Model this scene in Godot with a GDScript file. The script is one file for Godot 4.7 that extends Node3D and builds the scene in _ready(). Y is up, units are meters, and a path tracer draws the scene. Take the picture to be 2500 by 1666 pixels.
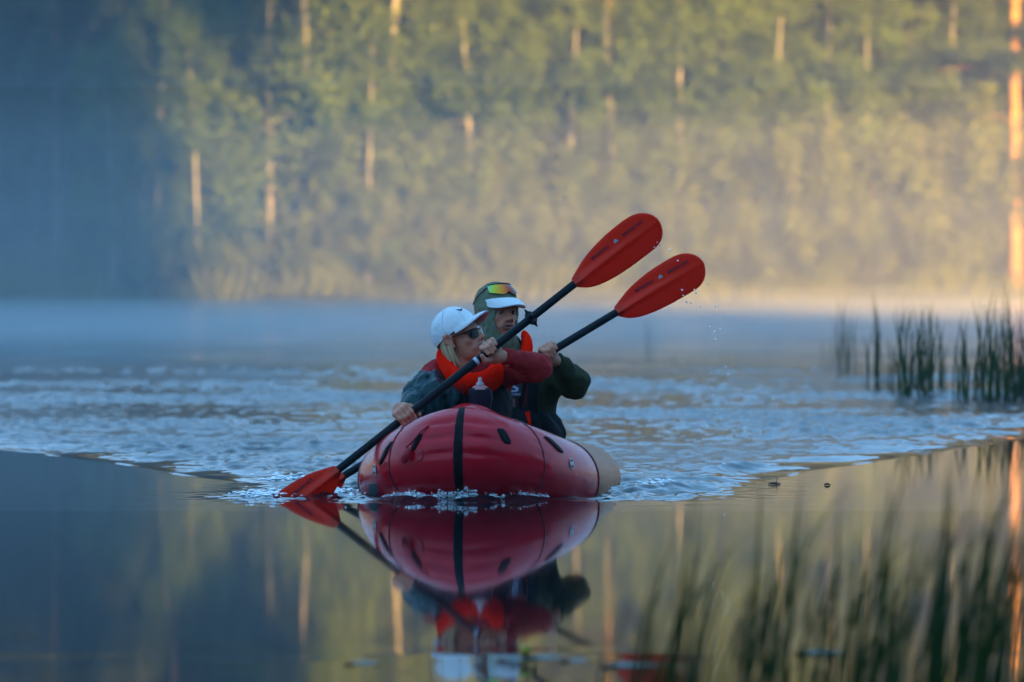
extends Node3D
# A misty lake at sunrise: two paddlers in a red packraft, forest on the far shore, reeds in front. Metres, y up, camera looks along -z.

class Shape:
	var v := PackedVector3Array()
	var n := PackedVector3Array()
	var c := PackedColorArray()
	var uv := PackedVector2Array()
	var i := PackedInt32Array()

	func grid(rows: Array, wrap := false, col := Color.WHITE, uvs := Vector2.ONE) -> void:
		var base := v.size()
		var nr := rows.size()
		var nc: int = rows[0].size()
		for r in nr:
			var row: PackedVector3Array = rows[r]
			v.append_array(row)
			for k in nc:
				c.append(col)
				n.append(Vector3.ZERO)
				uv.append(Vector2(float(k) / (nc - 1) * uvs.x, float(r) / (nr - 1) * uvs.y))
		var last := nc if wrap else nc - 1
		for r in nr - 1:
			for k in last:
				var a := base + r * nc + k
				var b := base + r * nc + (k + 1) % nc
				var d := a + nc
				var e := b + nc
				tri(a, b, e)
				tri(a, e, d)

	func tri(a: int, b: int, d: int) -> void:
		var f := (v[d] - v[a]).cross(v[b] - v[a])
		if f.length_squared() < 1e-18:
			return
		i.append(a)
		i.append(b)
		i.append(d)
		n[a] += f
		n[b] += f
		n[d] += f

	func fan(ring: PackedVector3Array, col := Color.WHITE, flip := false) -> void:
		var base := v.size()
		var mid := Vector3.ZERO
		for p in ring:
			mid += p
			v.append(p)
			c.append(col)
			n.append(Vector3.ZERO)
			uv.append(Vector2.ZERO)
		v.append(mid / ring.size())
		c.append(col)
		n.append(Vector3.ZERO)
		uv.append(Vector2.ZERO)
		for k in ring.size():
			var a := base + k
			var b := base + (k + 1) % ring.size()
			if flip:
				tri(b, a, base + ring.size())
			else:
				tri(a, b, base + ring.size())

	# a tube through points, one radius per point, with closed ends
	func tube(pts: Array, rad: Array, sides := 10, col := Color.WHITE, flat := 1.0, flat_dir := Vector3.UP) -> void:
		var rows := []
		var side := Vector3.ZERO
		for k in pts.size():
			var t: Vector3 = (pts[mini(k + 1, pts.size() - 1)] - pts[maxi(k - 1, 0)]).normalized()
			if side == Vector3.ZERO:
				side = flat_dir if absf(t.dot(flat_dir.normalized())) < 0.95 else Vector3.RIGHT
			side = (side - t * side.dot(t)).normalized()
			var other := t.cross(side)
			var row := PackedVector3Array()
			for s in sides:
				var a := TAU * s / sides
				row.append(pts[k] + (side * cos(a) * flat + other * sin(a)) * float(rad[k]))
			rows.append(row)
		grid(rows, true, col)
		fan(rows[0], col, true)
		fan(rows[-1], col)

	func ball(at: Vector3, r: Vector3, col := Color.WHITE, rings := 8, sides := 12, basis := Basis.IDENTITY) -> void:
		var rows := []
		for k in rings + 1:
			var a := PI * k / rings
			var row := PackedVector3Array()
			for s in sides:
				var b := TAU * s / sides
				row.append(at + basis * (Vector3(sin(a) * cos(b), cos(a), sin(a) * sin(b)) * r))
			rows.append(row)
		grid(rows, true, col)

	func quad(a: Vector3, b: Vector3, d: Vector3, e: Vector3, col := Color.WHITE) -> void:
		grid([PackedVector3Array([a, b]), PackedVector3Array([e, d])], false, col)

	func mesh() -> ArrayMesh:
		for k in n.size():
			n[k] = n[k].normalized() if n[k].length_squared() > 1e-20 else Vector3.UP
		var a := []
		a.resize(Mesh.ARRAY_MAX)
		a[Mesh.ARRAY_VERTEX] = v
		a[Mesh.ARRAY_NORMAL] = n
		a[Mesh.ARRAY_COLOR] = c
		a[Mesh.ARRAY_TEX_UV] = uv
		a[Mesh.ARRAY_INDEX] = i
		var m := ArrayMesh.new()
		m.add_surface_from_arrays(Mesh.PRIMITIVE_TRIANGLES, a)
		return m

	# A smooth union of round cones and ellipsoids, meshed with surface nets.
	# cones: [a, b, ra, rb, colour]; ellipsoids: [centre, radii, basis, colour] (four entries). carve: the same, cut away.
	func blend(prims: Array, cell: float, k: float, carve := [], ripple := 0.0, ripple_size := 0.05, seed_ := 1) -> void:
		var lo := Vector3(1e9, 1e9, 1e9)
		var hi := -lo
		var boxes := []
		for p in prims + carve:
			var l: Vector3
			var h: Vector3
			if p.size() == 5:
				var r := Vector3.ONE * maxf(p[2], p[3])
				l = p[0].min(p[1]) - r
				h = p[0].max(p[1]) + r
			else:
				var bb: Basis = p[2]
				var e := Vector3.ZERO
				for ax in 3:
					e += (bb[ax] * float(p[1][ax])).abs()
				l = p[0] - e
				h = p[0] + e
			boxes.append([l, h])
		for q in prims.size():
			lo = lo.min(boxes[q][0])
			hi = hi.max(boxes[q][1])
		var margin := k * 4.0 + cell * 2.0
		lo -= Vector3.ONE * (cell * 3.0 + k)
		hi += Vector3.ONE * (cell * 3.0 + k)
		var nx := int((hi.x - lo.x) / cell) + 1
		var ny := int((hi.y - lo.y) / cell) + 1
		var nz := int((hi.z - lo.z) / cell) + 1
		var f := PackedFloat32Array()
		f.resize(nx * ny * nz)
		for q in prims.size():
			spread(f, prims[q], boxes[q], lo, cell, nx, ny, nz, margin, k, false)
		for q in f.size():
			f[q] = -k * log(f[q]) if f[q] > 1e-12 else 1.0
		for q in carve.size():
			spread(f, carve[q], boxes[prims.size() + q], lo, cell, nx, ny, nz, margin, k, true)
		if ripple > 0.0:
			var noise := FastNoiseLite.new()
			noise.seed = seed_
			noise.noise_type = FastNoiseLite.TYPE_SIMPLEX_SMOOTH
			noise.fractal_octaves = 2
			noise.frequency = 1.0 / ripple_size
			var q := 0
			for x in nx:
				for y in ny:
					for z in nz:
						if absf(f[q]) < ripple * 2.0 + cell * 2.0:
							f[q] += ripple * noise.get_noise_3d(lo.x + x * cell, (lo.y + y * cell) * 0.55, lo.z + z * cell)
						q += 1
		var vert := PackedInt32Array()
		vert.resize(f.size())
		vert.fill(-1)
		var sx := ny * nz
		var off := [0, sx, nz, sx + nz, 1, sx + 1, nz + 1, sx + nz + 1]
		var corner := [Vector3(0, 0, 0), Vector3(1, 0, 0), Vector3(0, 1, 0), Vector3(1, 1, 0), Vector3(0, 0, 1), Vector3(1, 0, 1), Vector3(0, 1, 1), Vector3(1, 1, 1)]
		var edges := [[0, 1], [2, 3], [4, 5], [6, 7], [0, 2], [1, 3], [4, 6], [5, 7], [0, 4], [1, 5], [2, 6], [3, 7]]
		var near := cell * 2.2
		for x in nx - 1:
			for y in ny - 1:
				var row := x * sx + y * nz
				for z in nz - 1:
					var at := row + z
					if absf(f[at]) > near:
						continue
					var inside := 0
					for o in off:
						if f[at + o] < 0.0:
							inside += 1
					if inside == 0 or inside == 8:
						continue
					var mid := Vector3.ZERO
					var hits := 0
					for e in edges:
						var fa := f[at + off[e[0]]]
						var fb := f[at + off[e[1]]]
						if (fa < 0.0) != (fb < 0.0):
							mid += corner[e[0]].lerp(corner[e[1]], fa / (fa - fb))
							hits += 1
					mid /= hits
					var g := Vector3(f[at + sx] + f[at + sx + nz] + f[at + sx + 1] + f[at + sx + nz + 1], f[at + nz] + f[at + sx + nz] + f[at + nz + 1] + f[at + sx + nz + 1], f[at + 1] + f[at + sx + 1] + f[at + nz + 1] + f[at + sx + nz + 1])
					var all := f[at] + f[at + sx] + f[at + nz] + f[at + sx + nz] + f[at + 1] + f[at + sx + 1] + f[at + nz + 1] + f[at + sx + nz + 1]
					g = g * 2.0 - Vector3.ONE * all
					vert[at] = v.size()
					var w := lo + (Vector3(x, y, z) + mid) * cell
					v.append(w)
					n.append(g.normalized() * 1e-6)
					uv.append(Vector2.ZERO)
					var best := 1e9
					var col := Color.WHITE
					for p in prims:
						var d := away(p, w)
						if d < best:
							best = d
							col = p[p.size() - 1]
					c.append(col)
		var d1 := [[nz, 1], [sx, 1], [sx, nz]]
		var step := [sx, nz, 1]
		for x in range(1, nx - 1):
			for y in range(1, ny - 1):
				var row := x * sx + y * nz
				for z in range(1, nz - 1):
					var at := row + z
					if vert[at] < 0:
						continue
					for ax in 3:
						if (f[at] < 0.0) == (f[at + step[ax]] < 0.0):
							continue
						var a := vert[at]
						var b := vert[at - d1[ax][0]]
						var d := vert[at - d1[ax][0] - d1[ax][1]]
						var e := vert[at - d1[ax][1]]
						if b < 0 or d < 0 or e < 0:
							continue
						if (v[d] - v[a]).cross(v[b] - v[a]).dot(n[a] + n[b] + n[d]) < 0.0:
							var t := b
							b = e
							e = t
						tri(a, b, d)
						tri(a, d, e)

	func away(p: Array, w: Vector3) -> float:
		if p.size() == 5:
			var ba: Vector3 = p[1] - p[0]
			var t := clampf((w - p[0]).dot(ba) / maxf(ba.length_squared(), 1e-9), 0.0, 1.0)
			return w.distance_to(p[0] + ba * t) - lerpf(p[2], p[3], t)
		var q: Vector3 = p[2].transposed() * (w - p[0])
		var r: Vector3 = p[1]
		var k0 := (q / r).length()
		var k1 := (q / (r * r)).length()
		return k0 * (k0 - 1.0) / k1 if k1 > 1e-9 else -minf(r.x, minf(r.y, r.z))

	func spread(f: PackedFloat32Array, p: Array, box: Array, lo: Vector3, cell: float, nx: int, ny: int, nz: int, margin: float, k: float, cut: bool) -> void:
		var m := Vector3.ONE * margin
		var l: Vector3 = (box[0] - m - lo) / cell
		var h: Vector3 = (box[1] + m - lo) / cell
		var x0 := maxi(int(l.x), 0)
		var x1 := mini(int(h.x) + 1, nx)
		var y0 := maxi(int(l.y), 0)
		var y1 := mini(int(h.y) + 1, ny)
		var z0 := maxi(int(l.z), 0)
		var z1 := mini(int(h.z) + 1, nz)
		var cone := p.size() == 5
		var a: Vector3 = p[0]
		var ba := Vector3.ZERO
		var inv := 0.0
		var ra := 0.0
		var dr := 0.0
		var r := Vector3.ONE
		var turn := Basis.IDENTITY
		if cone:
			ba = p[1] - p[0]
			inv = 1.0 / maxf(ba.length_squared(), 1e-9)
			ra = p[2]
			dr = p[3] - p[2]
		else:
			r = p[1]
			turn = p[2].transposed()
		var r2 := r * r
		var small := minf(r.x, minf(r.y, r.z))
		for x in range(x0, x1):
			for y in range(y0, y1):
				var at := (x * ny + y) * nz + z0
				var w := lo + Vector3(x, y, z0) * cell - a
				for z in range(z0, z1):
					var d: float
					if cone:
						var t := clampf(w.dot(ba) * inv, 0.0, 1.0)
						d = (w - ba * t).length() - ra - dr * t
					else:
						var q := turn * w
						var k1 := (q / r2).length()
						var k0 := (q / r).length()
						d = k0 * (k0 - 1.0) / k1 if k1 > 1e-9 else -small
					if cut:
						var u := maxf(k - absf(f[at] + d), 0.0) / k
						f[at] = maxf(f[at], -d) + u * u * k * 0.25
					elif d < margin:
						f[at] += exp(clampf(-d / k, -30.0, 30.0))
					w.z += cell
					at += 1


var taken := {}


func numbered(called: String) -> String:
	taken[called] = taken.get(called, -1) + 1
	return called if taken[called] == 0 else "%s_%03d" % [called, taken[called]]


func obj(called: String, m: Mesh, mt: Material, parent: Node3D = self) -> MeshInstance3D:
	var o := MeshInstance3D.new()
	o.name = numbered(called) if parent == self else called
	o.mesh = m
	o.material_override = mt
	parent.add_child(o, true)
	return o


func thing(called: String, label: String, category: String, at := Vector3.ZERO, group := "") -> Node3D:
	var o := Node3D.new()
	o.name = numbered(called)
	add_child(o)
	o.position = at
	tag(o, label, category, group)
	return o


func tag(o: Node, label: String, category: String, group := "") -> void:
	o.set_meta("label", label)
	o.set_meta("category", category)
	if group:
		o.set_meta("group", group)


func copies(called: String, m: Mesh, mt: Material, places: Array, tints: Array, parent: Node3D = self) -> MultiMeshInstance3D:
	var mm := MultiMesh.new()
	mm.transform_format = MultiMesh.TRANSFORM_3D
	mm.use_colors = true
	mm.mesh = m
	mm.instance_count = places.size()
	for k in places.size():
		mm.set_instance_transform(k, places[k])
		mm.set_instance_color(k, tints[k])
	var o := MultiMeshInstance3D.new()
	o.name = numbered(called) if parent == self else called
	o.multimesh = mm
	o.material_override = mt
	parent.add_child(o, true)
	return o


# colour: linear, real-world base colour
func mat(r: float, g: float, b: float, rough := 0.8, spec := 0.5, metal := 0.0) -> StandardMaterial3D:
	var m := StandardMaterial3D.new()
	m.albedo_color = Color(r, g, b).linear_to_srgb()
	m.roughness = rough
	m.metallic_specular = spec
	m.metallic = metal
	return m


func tinted(m: StandardMaterial3D) -> StandardMaterial3D:
	m.vertex_color_use_as_albedo = true
	return m


func noise_tex(freq: float, size := 256, octaves := 4, seed_ := 1, lo := Color.BLACK, hi := Color.WHITE) -> ImageTexture:
	var nz := FastNoiseLite.new()
	nz.seed = seed_
	nz.noise_type = FastNoiseLite.TYPE_SIMPLEX_SMOOTH
	nz.fractal_octaves = octaves
	nz.frequency = freq
	var im := nz.get_seamless_image(size, size)
	im.convert(Image.FORMAT_RGB8)
	for y in size:
		for x in size:
			im.set_pixel(x, y, lo.lerp(hi, im.get_pixel(x, y).r))
	return ImageTexture.create_from_image(im)


# relief on cloth and skin, in the thing's own axes; times: repeats per metre, deep: centimetres
func relief(m: StandardMaterial3D, tex: Texture2D, times: float, deep: float) -> StandardMaterial3D:
	m.uv1_triplanar = true
	m.uv1_scale = Vector3.ONE * times
	m.heightmap_enabled = true
	m.heightmap_texture = tex
	m.heightmap_scale = deep
	return m


func curve(pts: Array, steps: int) -> Array:
	var out := []
	var last := pts.size() - 1
	for s in last * steps + 1:
		var k := mini(s / steps, last - 1)
		var t := float(s) / steps - k
		var p0: Vector3 = pts[maxi(k - 1, 0)]
		var p3: Vector3 = pts[mini(k + 2, last)]
		out.append(pts[k].cubic_interpolate(pts[k + 1], p0, p3, t))
	return out


func between(vals: Array, n: int) -> Array:
	var out := []
	for s in n:
		var t := float(s) / (n - 1) * (vals.size() - 1)
		var k := mini(int(t), vals.size() - 2)
		out.append(lerpf(vals[k], vals[k + 1], t - k))
	return out


# ------------------------------------------------------------------ water
var ripple_a := FastNoiseLite.new()
var ripple_b := FastNoiseLite.new()
var patches := FastNoiseLite.new()


func water_height(x: float, d: float) -> float:
	var s := d - 25.0
	var h := 0.0
	# the slow swell of the still water
	h += 0.00022 * ripple_a.get_noise_2d(x * 0.5, d * 0.16) + 0.00006 * ripple_b.get_noise_2d(x * 1.6, d * 1.1) * smoothstep(23.5, 20.0, d)
	h += 0.0004 * ripple_b.get_noise_2d(x * 2.2, d * 2.6) * exp(-pow((d - 24.7) / 0.5, 2.0)) * exp(-x * x * 0.7)
	# the wake: a wedge behind the bow
	var lat := x - 0.02 + 0.035 * s + 0.12 * clampf(1.0 - s, 0.0, 1.0)
	var side := absf(lat)
	var half := 0.34 + 0.3 * s + 0.10 * patches.get_noise_2d(x * 0.8 + 40.0, d * 0.25)
	var far := smoothstep(44.0, 62.0, d)
	var in_wake := 0.0
	if s > -0.1:
		in_wake = smoothstep(half + 0.12, half - 0.50 - 0.04 * s, side) * smoothstep(-0.1, 0.5, s)
	var m := maxf(in_wake, far)
	if m > 0.001:
		var calm := 0.42 + 0.95 * smoothstep(-0.45, 0.6, patches.get_noise_2d(x * 0.22, d * 0.20) + 0.5 * patches.get_noise_2d(x * 0.7 + 70.0, d * 0.8))
		var fade := 1.0 / (1.0 + maxf(d - 30.0, 0.0) * 0.02)
		var r := 0.0085 * ripple_a.get_noise_2d(x * 1.5, d * 1.15) + 0.0135 * ripple_b.get_noise_2d(x * 4.0, d * 3.0)
		r += 0.0095 * ripple_a.get_noise_2d(x * 8.5 + 90.0, d * 6.5) * fade
		if d < 52.0:
			r += 0.0044 * ripple_b.get_noise_2d(x * 17.0, d * 12.0 + 31.0)
		h += m * r * calm * (0.85 if s > 0.0 else 0.3) * (1.0 - 0.55 * far)
		# smooth lobes that run out along the edges of the wedge
		var rim := exp(-pow((side - half * 0.90 + 0.08) / (0.22 + 0.02 * s), 2.0)) * smoothstep(0.4, 2.5, s) * smoothstep(34.0, 6.0, s)
		if rim > 0.01:
			var wob := 0.5 * patches.get_noise_2d(x * 0.6, d * 0.6)
			h += 0.016 * rim * sin(TAU * (0.55 * side - 0.80 * s) / 0.95 + 3.0 * wob)
		var cross := in_wake * exp(-pow(lat / (0.45 + 0.12 * s), 2.0)) * smoothstep(1.5, 3.5, s) * smoothstep(30.0, 4.0, s)
		h += 0.007 * cross * sin(TAU * s / 1.1 + 1.2 * patches.get_noise_2d(x, d * 0.4))
	# the dark troughs that the raft drags along on both sides
	if s > 0.3 and s < 7.0 and side < 3.0:
		var trough := exp(-pow((side - 0.52 - 0.17 * s) / 0.16, 2.0)) * smoothstep(0.3, 1.2, s) * smoothstep(7.0, 3.0, s)
		h += 0.020 * trough * sin(TAU * (0.75 * side - 0.62 * s) / 0.62 + 2.5 * patches.get_noise_2d(x * 0.9, d * 0.9))
	h += 0.012 * exp(-(pow((x + 1.03) / 0.10, 2.0) + pow((s - 0.45) / 0.35, 2.0))) * ripple_b.get_noise_2d(x * 9.0, d * 6.0)
	# churned water along the hull and round the dipped blades
	if s > -0.6 and s < 4.5 and side < 2.2:
		var hull_side := absf(x + 0.22 - 0.10 * s)
		var churn := exp(-pow((hull_side - 0.50) / 0.42, 2.0)) * smoothstep(-0.15, 0.5, s) * smoothstep(4.5, 1.0, s)
		churn += 0.8 * exp(-(pow((x + 0.72) / 0.28, 2.0) + pow((s - 1.0) / 0.6, 2.0)))
		h += churn * (0.016 * ripple_b.get_noise_2d(x * 4.5, d * 5.0) + 0.008 * ripple_a.get_noise_2d(x * 12.0, d * 11.0))
		# bow wave: a low collar of water pushed up by the bow
		var bow := Vector2((x + 0.22) / 0.40, (s + 0.02 - 0.55 * pow(absf(x + 0.22), 1.3)) / 0.10).length()
		h += 0.022 * exp(-bow * bow) * (1.0 + 0.8 * ripple_b.get_noise_2d(x * 7.0, d * 7.0))
	# low swell lines among the lily pads near the camera
	h += 0.0012 * exp(-pow((d - 15.3) / 0.25, 2.0)) * (0.5 + ripple_a.get_noise_2d(x * 1.2, d))
	return h


# how much the finest ripples, smaller than the mesh, roughen the mirror
func ruffled(x: float, d: float) -> float:
	var s := d - 25.0
	var far := smoothstep(38.0, 60.0, d)
	var m := far
	if s > -0.1:
		var lat := absf(x - 0.02 + 0.035 * s + 0.12 * clampf(1.0 - s, 0.0, 1.0))
		var half := 0.34 + 0.3 * s + 0.10 * patches.get_noise_2d(x * 0.8 + 40.0, d * 0.25)
		m = maxf(m, smoothstep(half + 0.12, half - 0.55 - 0.04 * s, lat) * smoothstep(-0.1, 0.5, s))
	return m * (0.75 + 0.45 * patches.get_noise_2d(x * 0.5 + 9.0, d * 0.14))


func build_water() -> void:
	ripple_a.seed = 11
	ripple_b.seed = 23
	patches.seed = 5
	for f in [ripple_a, ripple_b, patches]:
		f.noise_type = FastNoiseLite.TYPE_SIMPLEX_SMOOTH
		f.frequency = 1.0
		f.fractal_type = FastNoiseLite.FRACTAL_NONE
	var rows := PackedFloat32Array([-60.0, -10.0, 4.0, 9.0, 12.0])
	var step_at := 0.0
	# finer rows where ripples are finer than the eye's angle needs
	var e := 0.995 / 13.0
	while e > 0.995 / 139.9:
		var d := 0.995 / e
		rows.append(d)
		var px := 1.0 if d < 23.2 else 0.22 if d < 40.0 else 0.16 if d < 70.0 else 0.13
		e -= px / 6144.0
	rows.append(141.5)
	var nc := 430
	var v := PackedVector3Array()
	var idx := PackedInt32Array()
	var uv := PackedVector2Array()
	for d in rows:
		var w := maxf(absf(d) * 0.112 + 0.15, 2.5)
		for k in nc + 1:
			var x := (float(k) / nc * 2.0 - 1.0) * w
			if k == 0:
				x = -160.0
			elif k == nc:
				x = 160.0
			uv.append(Vector2((x + 12.0) / 24.0, (d - 12.0) / 64.0))
			v.append(Vector3(x, water_height(x, d) if d > 12.0 and k > 1 and k < nc - 1 else 0.0, -d))
	var nr := rows.size()
	for r in nr - 1:
		for k in nc:
			var a := r * (nc + 1) + k
			idx.append_array(PackedInt32Array([a, a + nc + 1, a + 1, a + 1, a + nc + 1, a + nc + 2]))
	var nrm := PackedVector3Array()
	nrm.resize(v.size())
	for r in nr:
		for k in nc + 1:
			var a := r * (nc + 1) + k
			var l := v[a - 1] if k > 0 else v[a]
			var rt := v[a + 1] if k < nc else v[a]
			var f := v[a - nc - 1] if r > 0 else v[a]
			var b := v[a + nc + 1] if r < nr - 1 else v[a]
			nrm[a] = (rt - l).cross(b - f).normalized()
			if nrm[a].y < 0.0:
				nrm[a] = -nrm[a]
	var arr := []
	arr.resize(Mesh.ARRAY_MAX)
	arr[Mesh.ARRAY_VERTEX] = v
	arr[Mesh.ARRAY_NORMAL] = nrm
	arr[Mesh.ARRAY_TEX_UV] = uv
	arr[Mesh.ARRAY_INDEX] = idx
	var m := ArrayMesh.new()
	m.add_surface_from_arrays(Mesh.PRIMITIVE_TRIANGLES, arr)
	var wm := mat(0.004, 0.009, 0.013, 1.0, 0.36)
	var im := Image.create(512, 512, false, Image.FORMAT_RGB8)
	for py in 512:
		for px in 512:
			var r := 0.034 + 0.13 * ruffled((px + 0.5) / 512.0 * 24.0 - 12.0, 12.0 + (py + 0.5) / 512.0 * 64.0)
			im.set_pixel(px, py, Color(r, r, r))
	wm.roughness_texture = ImageTexture.create_from_image(im)
	wm.texture_repeat = false
	var o := obj("water", m, wm)
	o.set_meta("kind", "structure")


# ------------------------------------------------------------------ far shore
func bank_height(x: float, d: float) -> float:
	var t := d - 140.2 - 0.5 * sin(x * 0.35) - 0.3 * sin(x * 1.1 + 1.0)
	return clampf(t * 0.22, -0.25, 0.5) + maxf(t - 2.0, 0.0) * 0.075 + 0.12 * sin(x * 0.9 + d * 0.4)


func build_bank() -> void:
	var s := Shape.new()
	var rows := []
	for r in 40:
		var d := 138.8 + pow(r / 39.0, 1.8) * 120.0
		var row := PackedVector3Array()
		for k in 121:
			var x := (k - 60) / 60.0
			x = x * 26.0 + pow(x, 5.0) * 130.0
			row.append(Vector3(x, bank_height(x, d), -d))
		rows.append(row)
	s.grid(rows)
	var m := mat(1, 1, 1, 0.95, 0.2)
	m.albedo_color = Color.WHITE
	m.albedo_texture = noise_tex(0.03, 256, 5, 3, Color(0.03, 0.025, 0.015).linear_to_srgb(), Color(0.07, 0.075, 0.03).linear_to_srgb())
	m.uv1_triplanar = true
	m.uv1_scale = Vector3.ONE * 0.15
	obj("shore_bank", s.mesh(), m).set_meta("kind", "structure")


# ------------------------------------------------------------------ leaves, trunks, trees
var rng := RandomNumberGenerator.new()


func ball_point() -> Vector3:
	while true:
		var p := Vector3(rng.randf_range(-1, 1), rng.randf_range(-1, 1), rng.randf_range(-1, 1))
		if p.length_squared() < 1.0:
			return p
	return Vector3.ZERO


# a sprig: separate folded leaves round a point
func sprig(count: int, reach: float, long: float, wide: float) -> ArrayMesh:
	var s := Shape.new()
	for k in count:
		var p := ball_point() * reach
		var t := (p.normalized() * 0.7 + ball_point()).normalized()
		var side := t.cross(ball_point()).normalized()
		var up := side.cross(t) * wide * 0.35
		var a := p - t * long * 0.5
		var b := p + t * long * 0.5
		s.grid([PackedVector3Array([a, a]), PackedVector3Array([p - side * wide * 0.5 + up, p + side * wide * 0.5 + up]), PackedVector3Array([b, b])])
	return s.mesh()


func needle_tuft() -> ArrayMesh:
	var s := Shape.new()
	for k in 16:
		var t := ball_point().normalized()
		t.y = absf(t.y) * 0.6 - 0.1
		var side := t.cross(ball_point()).normalized() * 0.022
		var a := ball_point() * 0.14
		var b := a + t * rng.randf_range(0.14, 0.26)
		s.grid([PackedVector3Array([a - side, a + side]), PackedVector3Array([b - side * 0.4, b + side * 0.4])])
	return s.mesh()


func spin(p: Vector3, size: float) -> Transform3D:
	var b := Basis(Vector3.UP, rng.randf() * TAU) * Basis(Vector3.RIGHT, rng.randf_range(-0.6, 0.6))
	return Transform3D(b.scaled(Vector3.ONE * size * rng.randf_range(0.75, 1.3)), p)


func trunk_shape(h: float, r: float, bend: float, limbs: int, from: float, reach: float, droop: float) -> ArrayMesh:
	var s := Shape.new()
	var pts := []
	var rad := []
	for k in 13:
		var t := k / 12.0
		pts.append(Vector3(sin(t * 2.4 + bend * 7.0) * bend * t, h * t - 0.3, cos(t * 2.0 + bend * 3.0) * bend * t))
		rad.append(r * (1.0 - 0.82 * t) + 0.25 * r * exp(-t * 25.0))
	s.tube(pts, rad, 10)
	for k in limbs:
		var t := lerpf(from, 0.95, (k + rng.randf()) / limbs)
		var a := rng.randf() * TAU
		var y := h * t
		var p := Vector3(0, y - 0.3, 0) + Vector3(sin(t * 2.4 + bend * 7.0) * bend * t, 0, cos(t * 2.0 + bend * 3.0) * bend * t)
		var l := reach * (1.15 - t) * rng.randf_range(0.6, 1.1)
		var q := Vector3(cos(a), 0, sin(a)) * l
		var br := r * 0.16 * (1.2 - t)
		s.tube([p, p + q * 0.5 + Vector3.UP * l * (0.12 - droop * 0.3), p + q + Vector3.UP * l * (0.15 - droop)], [br, br * 0.7, br * 0.25], 5)
	return s.mesh()


var tree_kinds := {}


func crown_points(kind: String, h: float, seed_: int) -> Array:
	rng.seed = seed_
	var out := []
	if kind == "birch":
		# hanging curtains of leaves in lumps, gaps between
		for k in 64:
			var y := lerpf(0.06, 0.98, pow(rng.randf(), 0.9)) * h
			var r := 2.3 * sqrt(maxf(0.05, 1.0 - pow(absf(y / h - 0.42) / 0.6, 2.0)))
			var a := rng.randf() * TAU
			var c := Vector3(cos(a), 0, sin(a)) * r * rng.randf_range(0.35, 1.0) + Vector3.UP * y
			var size := rng.randf_range(0.35, 0.8)
			for j in int(44 * size):
				var p := ball_point()
				out.append(c + Vector3(p.x * size, p.y * size * 1.5 - size * 0.3, p.z * size))
	elif kind == "pine":
		for k in 60:
			var t := 0.22 + 0.78 * pow(rng.randf(), 0.7)
			var y := t * h
			var r := 2.4 * (1.15 - t) * (0.5 if t < 0.45 else 1.0) + 0.25
			var a := rng.randf() * TAU
			var tip := Vector3(cos(a), 0.05, sin(a)) * r + Vector3.UP * y
			for j in 26:
				var q := lerpf(0.35, 1.0, rng.randf())
				out.append(Vector3(0, y, 0).lerp(tip, q) + ball_point() * Vector3(0.35, 0.14, 0.35))
	elif kind == "spruce":
		var y := 0.5
		while y < h * 0.97:
			var r := (1.0 - y / h) * 2.5 + 0.15
			for b in 7:
				var a := rng.randf() * TAU
				var l := r * rng.randf_range(0.75, 1.05)
				for j in int(6 + l * 7):
					var q := rng.randf_range(0.15, 1.0)
					var p := Vector3(cos(a), 0, sin(a)) * l * q
					out.append(p + Vector3(rng.randf_range(-.22, .22), y - q * q * l * 0.32 - rng.randf() * 0.22, rng.randf_range(-.22, .22)))
			y += 0.36
	else:
		# a shrub: many stems fanning out from the ground, leaves along them
		for k in 30:
			var a := rng.randf() * TAU
			var lean := rng.randf() * 0.75
			var top := h * rng.randf_range(0.55, 1.0)
			for j in 26:
				var q := pow(rng.randf(), 0.7)
				out.append(Vector3(cos(a) * lean * q * h * 0.8, top * q, sin(a) * lean * q * h * 0.8) + ball_point() * 0.22)
	return out


# many copies of a small mesh joined into one
func baked(m: ArrayMesh, places: Array, tints: Array) -> ArrayMesh:
	var src := m.surface_get_arrays(0)
	var sv: PackedVector3Array = src[Mesh.ARRAY_VERTEX]
	var sn: PackedVector3Array = src[Mesh.ARRAY_NORMAL]
	var si: PackedInt32Array = src[Mesh.ARRAY_INDEX]
	var s := Shape.new()
	for k in places.size():
		var base := s.v.size()
		var x: Transform3D = places[k]
		s.v.append_array(x * sv)
		s.n.append_array(Transform3D(x.basis, Vector3.ZERO) * sn)
		for j in sv.size():
			s.c.append(tints[k])
			s.uv.append(Vector2.ZERO)
		for j in si:
			s.i.append(base + j)
	return s.mesh()


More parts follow.
